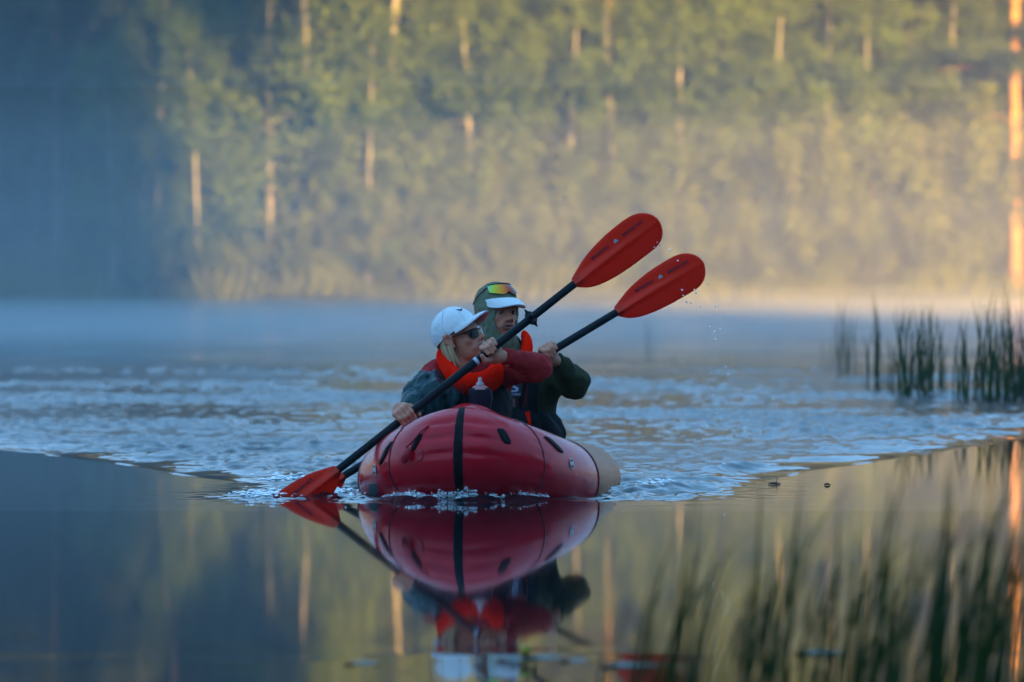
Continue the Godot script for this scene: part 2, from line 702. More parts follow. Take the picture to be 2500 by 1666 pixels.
func make_kind(kind: String, variant: int, h: float) -> Dictionary:
	var key := kind + str(variant)
	if not tree_kinds.has(key):
		var pts := crown_points(kind, h, 100 + variant * 17 + kind.length())
		var places := []
		var tints := []
		var size: float = {"birch": 1.0, "pine": 1.25, "spruce": 1.25, "shrub": 0.9}[kind]
		for p in pts:
			places.append(spin(p, size))
			# lighter and darker boughs: shady gaps painted into the leaf tint
			var bough := ripple_a.get_noise_2d(p.x * 0.75 + p.z * 0.4 + variant * 9.0, p.y * 0.6 - p.z * 0.5)
			var g := rng.randf_range(0.75, 1.15) * (0.80 + 0.75 * bough)
			tints.append(Color(g * (1.02 + 0.25 * bough) * rng.randf_range(0.92, 1.1), g, g * rng.randf_range(0.8, 1.1)))
		var crown := baked(leaf_mesh[kind], places, tints)
		rng.seed = variant * 31 + 7
		var tm: ArrayMesh
		match kind:
			"birch": tm = trunk_shape(h, 0.11, 0.35, 14, 0.2, 2.2, 0.4)
			"pine": tm = trunk_shape(h, 0.125, 0.22, 16, 0.2, 2.6, 0.1)
			"spruce": tm = trunk_shape(h, 0.15, 0.05, 18, 0.05, 2.3, 0.45)
			_:
				var s := Shape.new()
				for k in 9:
					var a := rng.randf() * TAU
					var l := rng.randf_range(0.3, 0.7) * h
					var q := Vector3(cos(a) * l * 0.5, h * 0.8, sin(a) * l * 0.5)
					s.tube([Vector3(0, -0.2, 0), q * 0.5 + Vector3(0, 0.1, 0), q], [0.025, 0.017, 0.006], 5)
				tm = s.mesh()
		tree_kinds[key] = [crown, tm]
	return {"crown": tree_kinds[key][0], "trunk": tree_kinds[key][1]}


var leaf_mesh := {}
var leaf_mat := {}
var bark := {}


func plant_tree(called: String, kind: String, variant: int, h: float, at: Vector3, scale_: float, label: String, category: String, group := "") -> Node3D:
	var k := make_kind(kind, variant, h)
	at.y = bank_height(at.x, -at.z)
	var t := thing(called, label, category, at, group)
	obj("stems" if kind == "shrub" else "trunk", k.trunk, bark[kind], t)
	obj("crown", k.crown, leaf_mat[kind], t)
	t.rotation.y = fmod(at.x * 12.9 + at.z * 7.7, TAU)
	t.scale = Vector3.ONE * scale_
	return t


func where(x: float) -> String:
	if x < -9.0:
		return "at the far left edge"
	if x < -5.5:
		return "left of the boat above the dark water"
	if x < -2.0:
		return "to the left of the two paddlers"
	if x < 1.0:
		return "straight behind the two paddlers"
	if x < 4.0:
		return "behind the raised paddle blades"
	if x < 7.5:
		return "to the right of the raised paddle blades"
	if x < 10.0:
		return "above the right reed bed"
	return "at the far right edge"


func build_forest() -> void:
	rng.seed = 77
	leaf_mesh = {"birch": sprig(12, 0.21, 0.115, 0.085), "pine": needle_tuft(), "spruce": needle_tuft(), "shrub": sprig(12, 0.20, 0.14, 0.06)}
	leaf_mat = {"birch": tinted(mat(0.10, 0.14, 0.012, 0.6, 0.3)), "pine": tinted(mat(0.042, 0.060, 0.022, 0.7, 0.3)), "spruce": tinted(mat(0.026, 0.042, 0.020, 0.7, 0.3)), "shrub": tinted(mat(0.12, 0.135, 0.012, 0.6, 0.3))}
	for k in ["birch", "shrub"]:
		leaf_mat[k].backlight_enabled = true
		leaf_mat[k].backlight = Color(0.7, 0.85, 0.12)
	var pine_bark := mat(1, 1, 1, 0.9, 0.3)
	pine_bark.albedo_texture = noise_tex(0.02, 256, 5, 9, Color(0.10, 0.06, 0.035).linear_to_srgb(), Color(0.17, 0.098, 0.045).linear_to_srgb())
	var birch_bark := mat(1, 1, 1, 0.8, 0.3)
	birch_bark.albedo_texture = noise_tex(0.02, 256, 5, 12, Color(0.16, 0.14, 0.12).linear_to_srgb(), Color(0.30, 0.27, 0.23).linear_to_srgb())
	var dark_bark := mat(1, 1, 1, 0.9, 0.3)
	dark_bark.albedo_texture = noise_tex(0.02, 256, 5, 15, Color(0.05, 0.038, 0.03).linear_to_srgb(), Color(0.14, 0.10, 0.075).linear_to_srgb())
	var sunlit_bark := mat(1, 1, 1, 0.9, 0.3)  # brighter orange bark: sun glow painted into the right-edge trunk
	sunlit_bark.albedo_texture = noise_tex(0.02, 256, 5, 19, Color(0.20, 0.09, 0.03).linear_to_srgb(), Color(0.52, 0.26, 0.07).linear_to_srgb())
	for b in [pine_bark, birch_bark, dark_bark, sunlit_bark]:
		b.uv1_triplanar = true
		b.uv1_scale = Vector3(1.2, 0.5, 1.2)
	bark = {"pine": pine_bark, "birch": birch_bark, "spruce": dark_bark, "shrub": dark_bark}
	# pines whose trunks show: [x, distance, scale, how the trunk looks]
	var pines := [
		[-10.7783, 145.0, 0.95, "slim pine with one low sunlit patch on its dim trunk"],
		[-9.3100, 147.0, 1.05, "pine with a bright pink sunlit spot low on its trunk"],
		[-8.7989, 146.0, 1.0, "pine with a thin pale trunk between two brighter trunks"],
		[-7.9475, 144.5, 1.1, "pine with a long broken line of orange light up its trunk"],
		[-6.8475, 148.0, 1.0, "pine with a small bright spot halfway up its trunk"],
		[-5.0859, 149.0, 1.0, "pine with a reddish trunk half hidden in birch leaves"],
		[0.4144, 148.0, 1.05, "hazy pine with a pale pink trunk above the hooded paddler"],
		[0.8859, 151.0, 1.0, "fainter hazy pine just right of the one above the hood"],
		[2.2427, 145.0, 1.2, "stout hazy pine with a broad pink trunk above the paddle"],
		[5.4912, 144.0, 1.1, "pine with a straight orange trunk reaching the top edge"],
		[6.6000, 150.0, 1.0, "thin pine in warm shade beside the straight orange trunk"],
		[8.0787, 146.0, 1.05, "pine with a short pale stretch of trunk above yellow shrubs"],
		[9.4347, 145.0, 1.05, "left one of two crossing warm brown pine trunks"],
		[9.8588, 147.0, 1.0, "leaning pine with an orange trunk crossing its neighbour"],
		[10.9763, 149.0, 1.0, "slim pine in brown shade near the glowing trunk"],
		[11.6407, 141.5, 1.15, "pine with a glowing orange trunk at the right edge"],
	]
	for k in pines.size():
		var p: Array = pines[k]
		var t := plant_tree("pine_tree", "pine", k % 3, 13.0, Vector3(p[0], 0, -p[1]), p[2], p[3], "tree", "pines on the far shore")
		if k == 13:
			t.rotation.z = -0.03
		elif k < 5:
			t.get_node("trunk").material_override = bark.spruce  # darker bark paints the dimness of the left side onto these trunks
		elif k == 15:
			t.get_node("trunk").material_override = sunlit_bark
	# birches: the bright leafy mass left of the middle
	var birches := [
		[-6.7160, 146.0, 0.8, "young birch at the dark edge of the bright birches"], [-5.6640, 144.0, 0.95, "low-branched birch in yellow-green leaf beside the dark pines"], [-4.6713, 143.0, 1.0, "leafy birch hanging low over the misty bank"], [-3.8800, 145.5, 1.15, "tallest bright birch in the middle of its stand"],
		[-2.8800, 144.0, 1.1, "sunlit birch left of the white cap"], [-1.9467, 146.0, 1.05, "birch at the right end of the bright stand"], [-0.9567, 143.5, 0.75, "small hazy birch above the paddlers' heads"], [0.0963, 144.5, 0.7, "small hazy birch right of the hooded head"],
		[-8.3000, 150.0, 1.0, "dim birch behind the broken-lit pine trunk"], [3.3093, 146.0, 0.7, "low birch behind the two raised blades"], [4.6687, 149.0, 0.95, "yellowish birch right of the raised blades"], [7.2027, 148.0, 0.9, "golden birch between orange pine trunks"], [9.0600, 151.0, 0.95, "golden birch behind the crossing trunks"], [11.1933, 146.0, 0.8, "golden low birch near the right edge"],
		[1.3347, 143.0, 0.62, "hazy low birch left of the upper paddle blade"], [2.3750, 142.5, 0.55, "hazy bushy birch above the upper paddle blade"], [3.8950, 142.5, 0.72, "warm leafy birch right of the lower raised blade"], [5.0527, 143.0, 0.78, "warm leafy birch half covering the straight orange trunk"], [5.9850, 142.5, 0.66, "warm low birch above the yellow willow shrubs"], [7.3407, 143.0, 0.80, "golden leafy birch left of the short pale trunk"], [8.2650, 142.5, 0.60, "small golden birch right of the short pale trunk"], [10.1053, 143.0, 0.80, "golden birch between the crossing trunks and the glowing one"], [11.2887, 143.5, 0.7, "golden birch just left of the glowing trunk"], [-9.2300, 142.0, 0.5, "small dim birch in front of the leftmost slim pines"], [-8.2175, 142.5, 0.6, "small dim birch between the thin pale and broken-lit trunks"], [-7.2893, 142.0, 0.55, "small birch at the edge of the left shade"], [-3.3087, 141.8, 0.5, "small bright birch low on the bank left of the white cap"],
	]
	for k in birches.size():
		var p: Array = birches[k]
		plant_tree("birch_tree", "birch", k % 3, 11.5, Vector3(p[0], 0, -p[1]), p[2], p[3], "tree", "birches on the far shore")
	# spruces and more pines that fill the wood behind
	rng.seed = 5
	var spots := []
	for k in 62:
		var x := -21.0 + 42.0 * (k + 0.5) / 62.0
		spots.append([x + sin(k * 2.7) * 0.5, 151.5 + fmod(k * 5.3, 15.0), 0.8 + 0.4 * fmod(k * 0.37, 1.0)])
	for k in spots.size():
		var p: Array = spots[k]
		var sp := k % 3 != 1
		plant_tree("spruce_tree" if sp else "pine_tree", "spruce" if sp else "pine", k % 2, 13.0 if not sp else 12.5, Vector3(p[0], 0, -p[1]), p[2], ("dark spruce deep in the far wood " if sp else "dim pine deep in the far wood ") + where(p[0]), "tree", ("dark spruces in the far wood " if sp else "dim pines in the far wood ") + where(p[0]))
	# shrubs along the waterline
	var shrubs := []
	for k in 12:
		shrubs.append([4.0 + 8.6 * k / 11.0 + sin(k * 3.1) * 0.5, 140.9 + fmod(k * 1.7, 2.2), 0.6 + 0.85 * fmod(k * 0.61, 1.0)])
	for k in 9:
		shrubs.append([-0.2 + 4.2 * k / 8.0 + sin(k * 2.1) * 0.2, 141.0 + fmod(k * 1.3, 2.0), 0.55 + 0.3 * fmod(k * 0.61, 1.0)])
	for k in 7:
		shrubs.append([-8.6 + 4.0 * k / 6.0, 140.8 + fmod(k * 0.7, 1.0), 0.26 + 0.14 * fmod(k * 0.61, 1.0)])
	for k in 6:
		shrubs.append([-4.6 + 4.0 * k / 5.0, 141.4 + fmod(k * 0.9, 1.6), 0.6 + 0.3 * fmod(k * 0.77, 1.0)])
	shrubs.sort_custom(func(p, q): return p[0] < q[0])
	var rank := ["leftmost", "second from the left", "third from the left", "fourth from the left", "fifth from the left", "sixth from the left", "seventh from the left", "eighth from the left", "ninth from the left", "tenth from the left", "eleventh from the left"]
	var seen_of := {}
	for k in shrubs.size():
		var p: Array = shrubs[k]
		var low: bool = p[2] < 0.45
		var what := ("low waterside bushes " if low else "leafy willow shrubs ") + where(p[0]).replace("to the right of the raised paddle blades", "right of the raised blades").replace("to the left of the two paddlers", "left of the paddlers").replace("left of the boat above the dark water", "left of the boat")
		var n: int = seen_of.get(what, 0)
		seen_of[what] = n + 1
		plant_tree("low_bush" if low else "willow_shrub", "shrub", k % 4, 3.2, Vector3(p[0], 0, -p[1]), p[2], rank[n] + " of the " + what, "shrub", what)
	# the wood beyond, and the unseen near-shore one, shaped to shade boat and left bank
	var places := []
	var tints := []
	rng.seed = 41
	for k in 26000:
		var x := rng.randf_range(-30, 30)
		var d := rng.randf_range(164, 186)
		var y := bank_height(x, d) + rng.randf() * 9.5
		places.append(spin(Vector3(x, y, -d), 2.6))
		var g := rng.randf_range(0.6, 1.2)
		tints.append(Color(g, g, g))
	copies("distant_forest", leaf_mesh.spruce, leaf_mat.spruce, places, tints).set_meta("kind", "stuff")
	places = []
	tints = []
	var lumps := []
	for k in 150:
		var x := rng.randf_range(-14, 95)
		lumps.append([x, rng.randf_range(12, 24), rng.randf_range(6.5, 10.5), 0.05])
	lumps.append([39.6, 18.0, 29.0, 0.82])  # lone high crown added to soften the shade edge on the left
	for k in 52:
		var x := 12.0 + 25.1 * (k + rng.randf()) / 52.0
		lumps.append([x, rng.randf_range(12, 26), 13.0 + (x - 12.0) * 0.52 + rng.randf_range(-2.5, 4.0), 0.12])  # tall crowns added to shade the left bank and its haze
	for k in 60:
		lumps.append([rng.randf_range(44, 62), rng.randf_range(-38, 8), rng.randf_range(7.0, 10.5), 0.05])  # unseen crowns added on the right to darken the hull reflections
	for p in lumps:
		for j in 170:
			var q := ball_point()
			var y: float = p[2] * rng.randf_range(p[3], 1.0)
			places.append(spin(Vector3(p[0] + q.x * 2.4 * (1.15 - y / p[2]), y, p[1] + q.z * 2.4 * (1.15 - y / p[2])), 5.0))
			tints.append(Color.WHITE)
	copies("near_shore_shade_forest", leaf_mesh.spruce, leaf_mat.spruce, places, tints).set_meta("kind", "stuff")
	var ns := Shape.new()
	ns.grid([PackedVector3Array([Vector3(-160, 0.6, 8), Vector3(160, 0.6, 8)]), PackedVector3Array([Vector3(-160, 2.5, 60), Vector3(160, 2.5, 60)])])
	obj("near_shore", ns.mesh(), bark.spruce).set_meta("kind", "structure")


# ------------------------------------------------------------------ reeds, lilies, mist
func reed_mesh(h: float, lean: float, curl: float, w: float) -> ArrayMesh:
	var s := Shape.new()
	var pts := []
	for k in 9:
		var t := k / 8.0
		pts.append(Vector3(lean * t * h * 0.6 + curl * t * t * t * h * 0.5, h * (t - 0.12 * absf(curl) * t * t * t), 0.06 * h * sin(t * 2.0 + lean * 9.0)))
	s.tube(pts, between([w, w * 0.95, w * 0.7, w * 0.12], 9), 6, Color.WHITE, 0.35, Vector3(0.3, 0, 1))
	return s.mesh()


func build_reeds() -> void:
	rng.seed = 19
	var variants := []
	for k in 12:
		variants.append(reed_mesh(rng.randf_range(0.8, 1.1), rng.randf_range(0.0, 0.22) if k < 6 else rng.randf_range(0.1, 0.42), rng.randf_range(-0.1, 0.25) if k < 6 else rng.randf_range(0.0, 0.55), 0.013 if k < 6 else 0.009))
	var mats := [mat(0.014, 0.036, 0.009, 0.6, 0.15), mat(0.028, 0.056, 0.012, 0.6, 0.15), mat(0.070, 0.085, 0.020, 0.6, 0.2)]
	# [x, distance, stems, height, spread, lean, label]
	var clumps := [
		[0.2277, 12.2, 6, 0.42, 0.09, 0.8, "leftmost thin green reeds right of the mirrored paddlers"],
		[0.3360, 12.0, 9, 0.44, 0.11, 0.9, "green reed clump under the boat's right end"],
		[0.3127, 13.4, 7, 0.46, 0.10, 1.0, "sparse reed clump just right of the boat's reflection"],
		[0.4420, 13.0, 11, 0.50, 0.13, 1.0, "tall reed clump leaning right below the tan stern"],
		[0.5040, 12.6, 9, 0.40, 0.12, 0.7, "short reed clump between two taller leaning ones"],
		[0.6437, 13.6, 12, 0.52, 0.14, 0.9, "dense reed clump under the right end of the wake"],
		[0.6696, 12.4, 10, 0.36, 0.12, 0.6, "low dark reed clump at the bottom edge right of middle"],
		[0.8280, 13.8, 9, 0.44, 0.13, 0.5, "thin upright reed clump left of the dark corner mass"],
		[0.8448, 12.8, 15, 0.56, 0.15, 0.9, "tall dark reed clump left of the orange reflection"],
		[0.8784, 12.2, 15, 0.46, 0.15, 0.8, "darkest dense reed clump near the bottom right corner"],
		[1.0120, 13.2, 13, 0.60, 0.12, 0.8, "tallest reed clump crossing the orange trunk's reflection"],
		[1.0332, 12.6, 12, 0.52, 0.12, 0.5, "reed clump cut by the right edge of the view"],
		[-0.3061, 8.2, 4, 0.55, 0.05, 0.9, "pale very blurred reeds below the dipped paddle blade"],
		[-0.3496, 7.6, 3, 0.52, 0.05, 1.1, "faint slanting reeds at the bottom left of middle"],
		[-0.2240, 8.0, 3, 0.52, 0.05, -0.8, "two faint reeds leaning left under the boat's reflection"],
		[-0.0573, 8.6, 3, 0.46, 0.05, 0.2, "short faint reeds below the mirrored paddlers"],
		[-0.7663, 9.5, 4, 0.46, 0.04, 0.1, "dark reeds in the bottom left corner"],
		[0.1380, 9.0, 4, 0.56, 0.06, 0.1, "faint upright reeds right of the mirrored paddlers"],
		[0.0496, 9.3, 3, 0.42, 0.06, 0.4, "faint short reeds beside the yellow water lily"],
	]
	for c in clumps:
		var t := thing("reed_clump", c[6], "reeds", Vector3(c[0], -0.02, -c[1]), "reed clumps in the near water")
		for k in int(c[2] * (1.7 if c[1] > 11.0 else 1.0)):
			var o := obj("reed", variants[4 + rng.randi() % 8], mats[0 if rng.randf() < 0.65 else 1], t)
			o.position = Vector3(rng.randf_range(-1, 1) * c[4], 0, rng.randf_range(-1, 1) * c[4] * 2.0)
			o.scale = Vector3.ONE * c[3] * rng.randf_range(0.6, 1.08)
			o.rotation.y = rng.randf_range(-1.0, 1.0) * (1.6 - c[5]) + (PI if c[5] < 0.0 else 0.0)
	# the bed further out on the right
	var beds := [
		[2.8520, 46.0, 14, 0.62, 0.20, "small dark reed tuft at the left of the far reed bed"],
		[2.8747, 44.0, 20, 0.62, 0.16, "dense dark reed tuft left of the gap in the far bed"],
		[2.9467, 52.0, 8, 0.66, 0.25, "sparse hazy reeds at the left end of the far bed"],
		[2.9680, 56.0, 5, 0.66, 0.15, "faintest hazy reeds farthest left of the far bed"],
		[3.2200, 46.0, 9, 0.60, 0.16, "thin reed tuft in the gap of the far bed"],
		[3.2967, 43.0, 26, 0.62, 0.20, "dark dense reed tuft right of the gap in the far bed"],
		[3.5493, 44.0, 26, 0.72, 0.20, "tall reed tuft with tips above the mist line at right"],
		[3.6407, 43.0, 18, 0.60, 0.18, "reed tuft of the far bed cut by the right edge"],
		[1.4053, 62.0, 3, 0.42, 0.06, "lone faint reeds in the mist right of the olive sleeve"],
	]
	for c in beds:
		var t := thing("reed_clump", c[5], "reeds", Vector3(c[0], -0.02, -c[1]), "reed clumps farther out in the mist")
		var bed := Shape.new()
		for k in c[2] * 2:
			var h: float = c[3] * rng.randf_range(0.35, 1.12)
			var x := Transform3D(Basis(Vector3.UP, rng.randf() * TAU).scaled(Vector3(h * 1.15, h, h * 1.15)), Vector3(rng.randf_range(-1, 1) * c[4], 0, rng.randf_range(-1, 1) * c[4] * 2.0))
			var src: Array = variants[rng.randi() % 6].surface_get_arrays(0)
			var first := bed.v.size()
			bed.v.append_array(x * (src[Mesh.ARRAY_VERTEX] as PackedVector3Array))
			bed.n.append_array(Transform3D(x.basis, Vector3.ZERO) * (src[Mesh.ARRAY_NORMAL] as PackedVector3Array))
			bed.c.append_array(src[Mesh.ARRAY_COLOR])
			bed.uv.append_array(src[Mesh.ARRAY_TEX_UV])
			for j in (src[Mesh.ARRAY_INDEX] as PackedInt32Array):
				bed.i.append(first + j)
		obj("reeds", bed.mesh(), mats[rng.randi() % 2], t).set_meta("kind", "stuff")
	# pale sedge along the far waterline
	var blades := []
	var tones := []
	for k in 2600:
		var x := rng.randf_range(-13.5, 13.5)
		var d := 140.15 + 0.5 * sin(x * 0.35) + 0.3 * sin(x * 1.1 + 1.0) + absf(rng.randfn()) * 0.7
		var h := rng.randf_range(0.35, 0.95) * (0.6 + 0.4 * sin(x * 1.7) * sin(x * 0.6))
		blades.append(Transform3D(Basis(Vector3.UP, rng.randf() * TAU).scaled(Vector3(h * 2.2, h, h * 2.2)), Vector3(x, bank_height(x, d), -d)))
		var g := rng.randf_range(0.7, 1.2)
		tones.append(Color(g, g, g))
	copies("shore_sedge", variants[2], tinted(mat(0.10, 0.105, 0.026, 0.7, 0.2)), blades, tones).set_meta("kind", "stuff")
	# water lilies
	var pad_mat := mat(0.02, 0.05, 0.03, 0.45, 0.35)
	var pads := [[0.0081, 15.15, 0.036, "left one of three lily pads below the mirrored boat"], [0.0861, 15.2, 0.05, "middle lily pad below the mirrored boat"], [0.1611, 15.1, 0.034, "lily pad right of the middle one by the bud"], [0.2934, 14.92, 0.066, "widest lily pad under the mirrored right paddle"], [0.7803, 15.4, 0.06, "lily pad among the reeds at the right"], [-0.3600, 15.0, 0.04, "lily pad left of the mirrored paddlers"]]
	for p in pads:
		var s := Shape.new()
		var ring := PackedVector3Array()
		for k in 28:
			var a := 0.25 + (TAU - 0.5) * k / 27.0
			ring.append(Vector3(cos(a) * p[2] * 1.25, 0.004 + 0.0025 * sin(a * 3.0), sin(a) * p[2]))
		ring.append(Vector3.ZERO + Vector3.UP * 0.004)
		s.fan(ring, Color.WHITE, true)
		var o := obj("lily_pad", s.mesh(), pad_mat)
		o.position = Vector3(p[0], 0, -p[1])
		tag(o, p[3], "lily pad", "lily pads near the camera")
	var bud := thing("water_lily_bud", "small yellow water lily bud standing above the lily pads", "flower", Vector3(0.0322, 0, -15.1))
	var bs := Shape.new()
	bs.tube([Vector3(0.004, -0.03, 0), Vector3(0, 0.02, 0)], [0.003, 0.003], 6)
	obj("stalk", bs.mesh(), mats[1], bud)
	for k in 5:
		var ps := Shape.new()
		var a := TAU * k / 5
		ps.ball(Vector3(cos(a) * 0.005, 0.029, sin(a) * 0.005), Vector3(0.009, 0.012, 0.009), Color.WHITE, 6, 8)
		obj("petal", ps.mesh(), mat(0.38, 0.30, 0.02, 0.5), bud)
	# bits afloat on the right
	var tm := mat(0.02, 0.018, 0.014, 0.7)
	var tw := Shape.new()
	tw.tube([Vector3(-0.045, 0.004, 0), Vector3(-0.01, 0.008, 0.01), Vector3(0.035, 0.004, 0)], [0.003, 0.007, 0.003], 6)
	tw.tube([Vector3(0.008, 0.005, 0), Vector3(0.014, 0.045, 0)], [0.004, 0.001], 6)
	var two := obj("floating_twig", tw.mesh(), tm)
	two.scale = Vector3.ONE * 0.7
	two.position = Vector3(1.1510, 0.0000, -26.8500)
	tag(two, "forked dark twig afloat at the right end of the wake", "twig")
	var tx := Shape.new()
	tx.tube([Vector3(-0.02, 0.004, 0), Vector3(0, 0.010, 0), Vector3(0.022, 0.004, 0)], [0.003, 0.008, 0.003], 6)
	var txo := obj("floating_twig", tx.mesh(), tm)
	txo.scale = Vector3.ONE * 0.7
	txo.position = Vector3(1.3732, 0.0000, -26.7500)
	tag(txo, "small dark stub afloat in calm water farther right", "twig")


func mist(called: String, at: Vector3, size: Vector3, density: float, box := false) -> void:
	var f := FogVolume.new()
	f.name = called
	f.shape = RenderingServer.FOG_VOLUME_SHAPE_BOX if box else RenderingServer.FOG_VOLUME_SHAPE_ELLIPSOID
	f.size = size
	f.position = at
	var m := FogMaterial.new()
	m.density = density
	m.albedo = Color(0.97, 0.97, 0.98)
	f.material = m
	f.set_meta("kind", "stuff")
	add_child(f, true)


# ------------------------------------------------------------------ packraft (own axes: bow towards +z, y up from the water)
var keys := [Vector4(0, -0.195, 0.183, 0.197), Vector4(0.10, -0.24, 0.170, 0.19), Vector4(0.23, -0.43, 0.12, 0.18), Vector4(0.332, -0.75, 0.065, 0.17), Vector4(0.352, -1.1, 0.035, 0.16), Vector4(0.35, -1.6, 0.012, 0.155), Vector4(0.335, -2.1, 0.01, 0.155), Vector4(0.255, -2.45, 0.015, 0.155), Vector4(0.10, -2.66, 0.02, 0.155), Vector4(0, -2.69, 0.02, 0.155)]
var ring_of_keys := []


func hull_key(t: float) -> Vector4:
	var n := ring_of_keys.size()
	t = fposmod(t, float(n))
	var k := int(t)
	var f := t - k
	var a: Vector4 = ring_of_keys[(k + n - 1) % n]
	var b: Vector4 = ring_of_keys[k % n]
	var c: Vector4 = ring_of_keys[(k + 1) % n]
	var d: Vector4 = ring_of_keys[(k + 2) % n]
	return 0.5 * (2.0 * b + (c - a) * f + (2.0 * a - 5.0 * b + 4.0 * c - d) * f * f + (3.0 * b - a - 3.0 * c + d) * f * f * f)


# a point on the tube: t runs round the boat from the bow, phi round the tube (0 outermost, PI/2 top), out: metres above the skin
func hull(t: float, phi: float, out := 0.0) -> Vector3:
	var p := hull_key(t)
	var g := hull_key(t + 0.01) - hull_key(t - 0.01)
	var nrm := Vector2(-g.y, g.x).normalized()
	var r := p.w + out
	# creases of the taut fabric beside the bow strip
	var near_bow := absf(fposmod(t + 9.0, 18.0) - 9.0)
	r -= 0.010 * exp(-pow((near_bow - 0.35) / 0.3, 2.0)) * pow(0.5 + 0.5 * sin(phi * 17.0 + near_bow * 2.0), 3.0) * smoothstep(1.3, 0.7, phi) * smoothstep(-0.2, 0.2, phi)
	# puckers where the panels are welded
	var to_weld := absf(near_bow - 1.53)
	if to_weld < 0.5:
		r -= 0.0022 * exp(-pow(to_weld / 0.16, 2.0)) * (0.5 + 0.5 * sin(phi * 23.0 + t * 2.0))
	return Vector3(p.x + nrm.x * r * cos(phi), p.z + r * sin(phi), p.y + nrm.y * r * cos(phi))


func hull_part(t0: float, t1: float, steps: int) -> ArrayMesh:
	var s := Shape.new()
	var rows := []
	for k in steps + 1:
		var t := lerpf(t0, t1, float(k) / steps)
		var row := PackedVector3Array()
		for j in 128:
			row.append(hull(t, TAU * j / 128.0))
		rows.append(row)
	s.grid(rows, true)
	return s.mesh()


func hull_strip(t0: float, t1: float, p0: float, p1: float, out := 0.003, lean := 0.0, rounded := 0.0) -> ArrayMesh:
	var s := Shape.new()
	var rows := []
	for k in 25:
		var f := k / 24.0
		var phi := lerpf(p0, p1, f)
		var w := 1.0 - rounded * pow(absf(f * 2.0 - 1.0), 4.0)
		var mid := (t0 + t1) * 0.5 + lean * (f - 0.5)
		var row := PackedVector3Array()
		for j in 9:
			var q := j / 8.0 * 2.0 - 1.0
			var edge := 0.0 if absf(q) > 0.99 or k == 0 or k == 24 else out
			row.append(hull(mid + q * w * (t1 - t0) * 0.5, phi, edge))
		rows.append(row)
	s.grid(rows)
	return s.mesh()


func deck_part(s0: float, s1: float, lift: Array) -> ArrayMesh:
	# a cover laced between the tubes from s0 to s1 metres behind the bow
	var s := Shape.new()
	var rows := []
	for k in 41:
		var f := k / 40.0
		var z := -lerpf(s0, s1, f)
		var t := 0.05
		while hull_key(t).y > z and t < 8.9:
			t += 0.02
		var key := hull_key(t)
		var top := key.z + key.w * 0.97
		var up: float = lerpf(lift[mini(int(f * (lift.size() - 1)), lift.size() - 2)], lift[mini(int(f * (lift.size() - 1)), lift.size() - 2) + 1], fposmod(f * (lift.size() - 1), 1.0) if f < 1.0 else 1.0)
		var row := PackedVector3Array()
		for j in 31:
			var q := j / 30.0 * 2.0 - 1.0
			var x := (key.x + 0.02) * q
			row.append(Vector3(x, top - 0.012 + up * pow(1.0 - pow(absf(q), 1.5), 1.25) + 0.003 * sin(q * 14.0 + z * 20.0) * (1.0 - absf(q)), z))
		rows.append(row)
	s.grid(rows)
	return s.mesh()


func text(parent: Node3D, called: String, words: String, high: float, m: Material, at: Transform3D, bold := true) -> void:
	var tm := TextMesh.new()
	var f := SystemFont.new()
	f.font_names = PackedStringArray(["Droid Sans"])
	f.font_weight = 700 if bold else 400
	tm.font = f
	tm.text = words
	tm.font_size = 64
	tm.pixel_size = high / 46.0
	tm.depth = 0.0012
	var o := obj(called, tm, m, parent)
	o.transform = at


func face(at: Vector3, out: Vector3, up: Vector3) -> Transform3D:
	var z := out.normalized()
	var x := up.cross(z).normalized()
	return Transform3D(Basis(x, z.cross(x), z), at)


var cloth_noise: ImageTexture
var fine_noise: ImageTexture


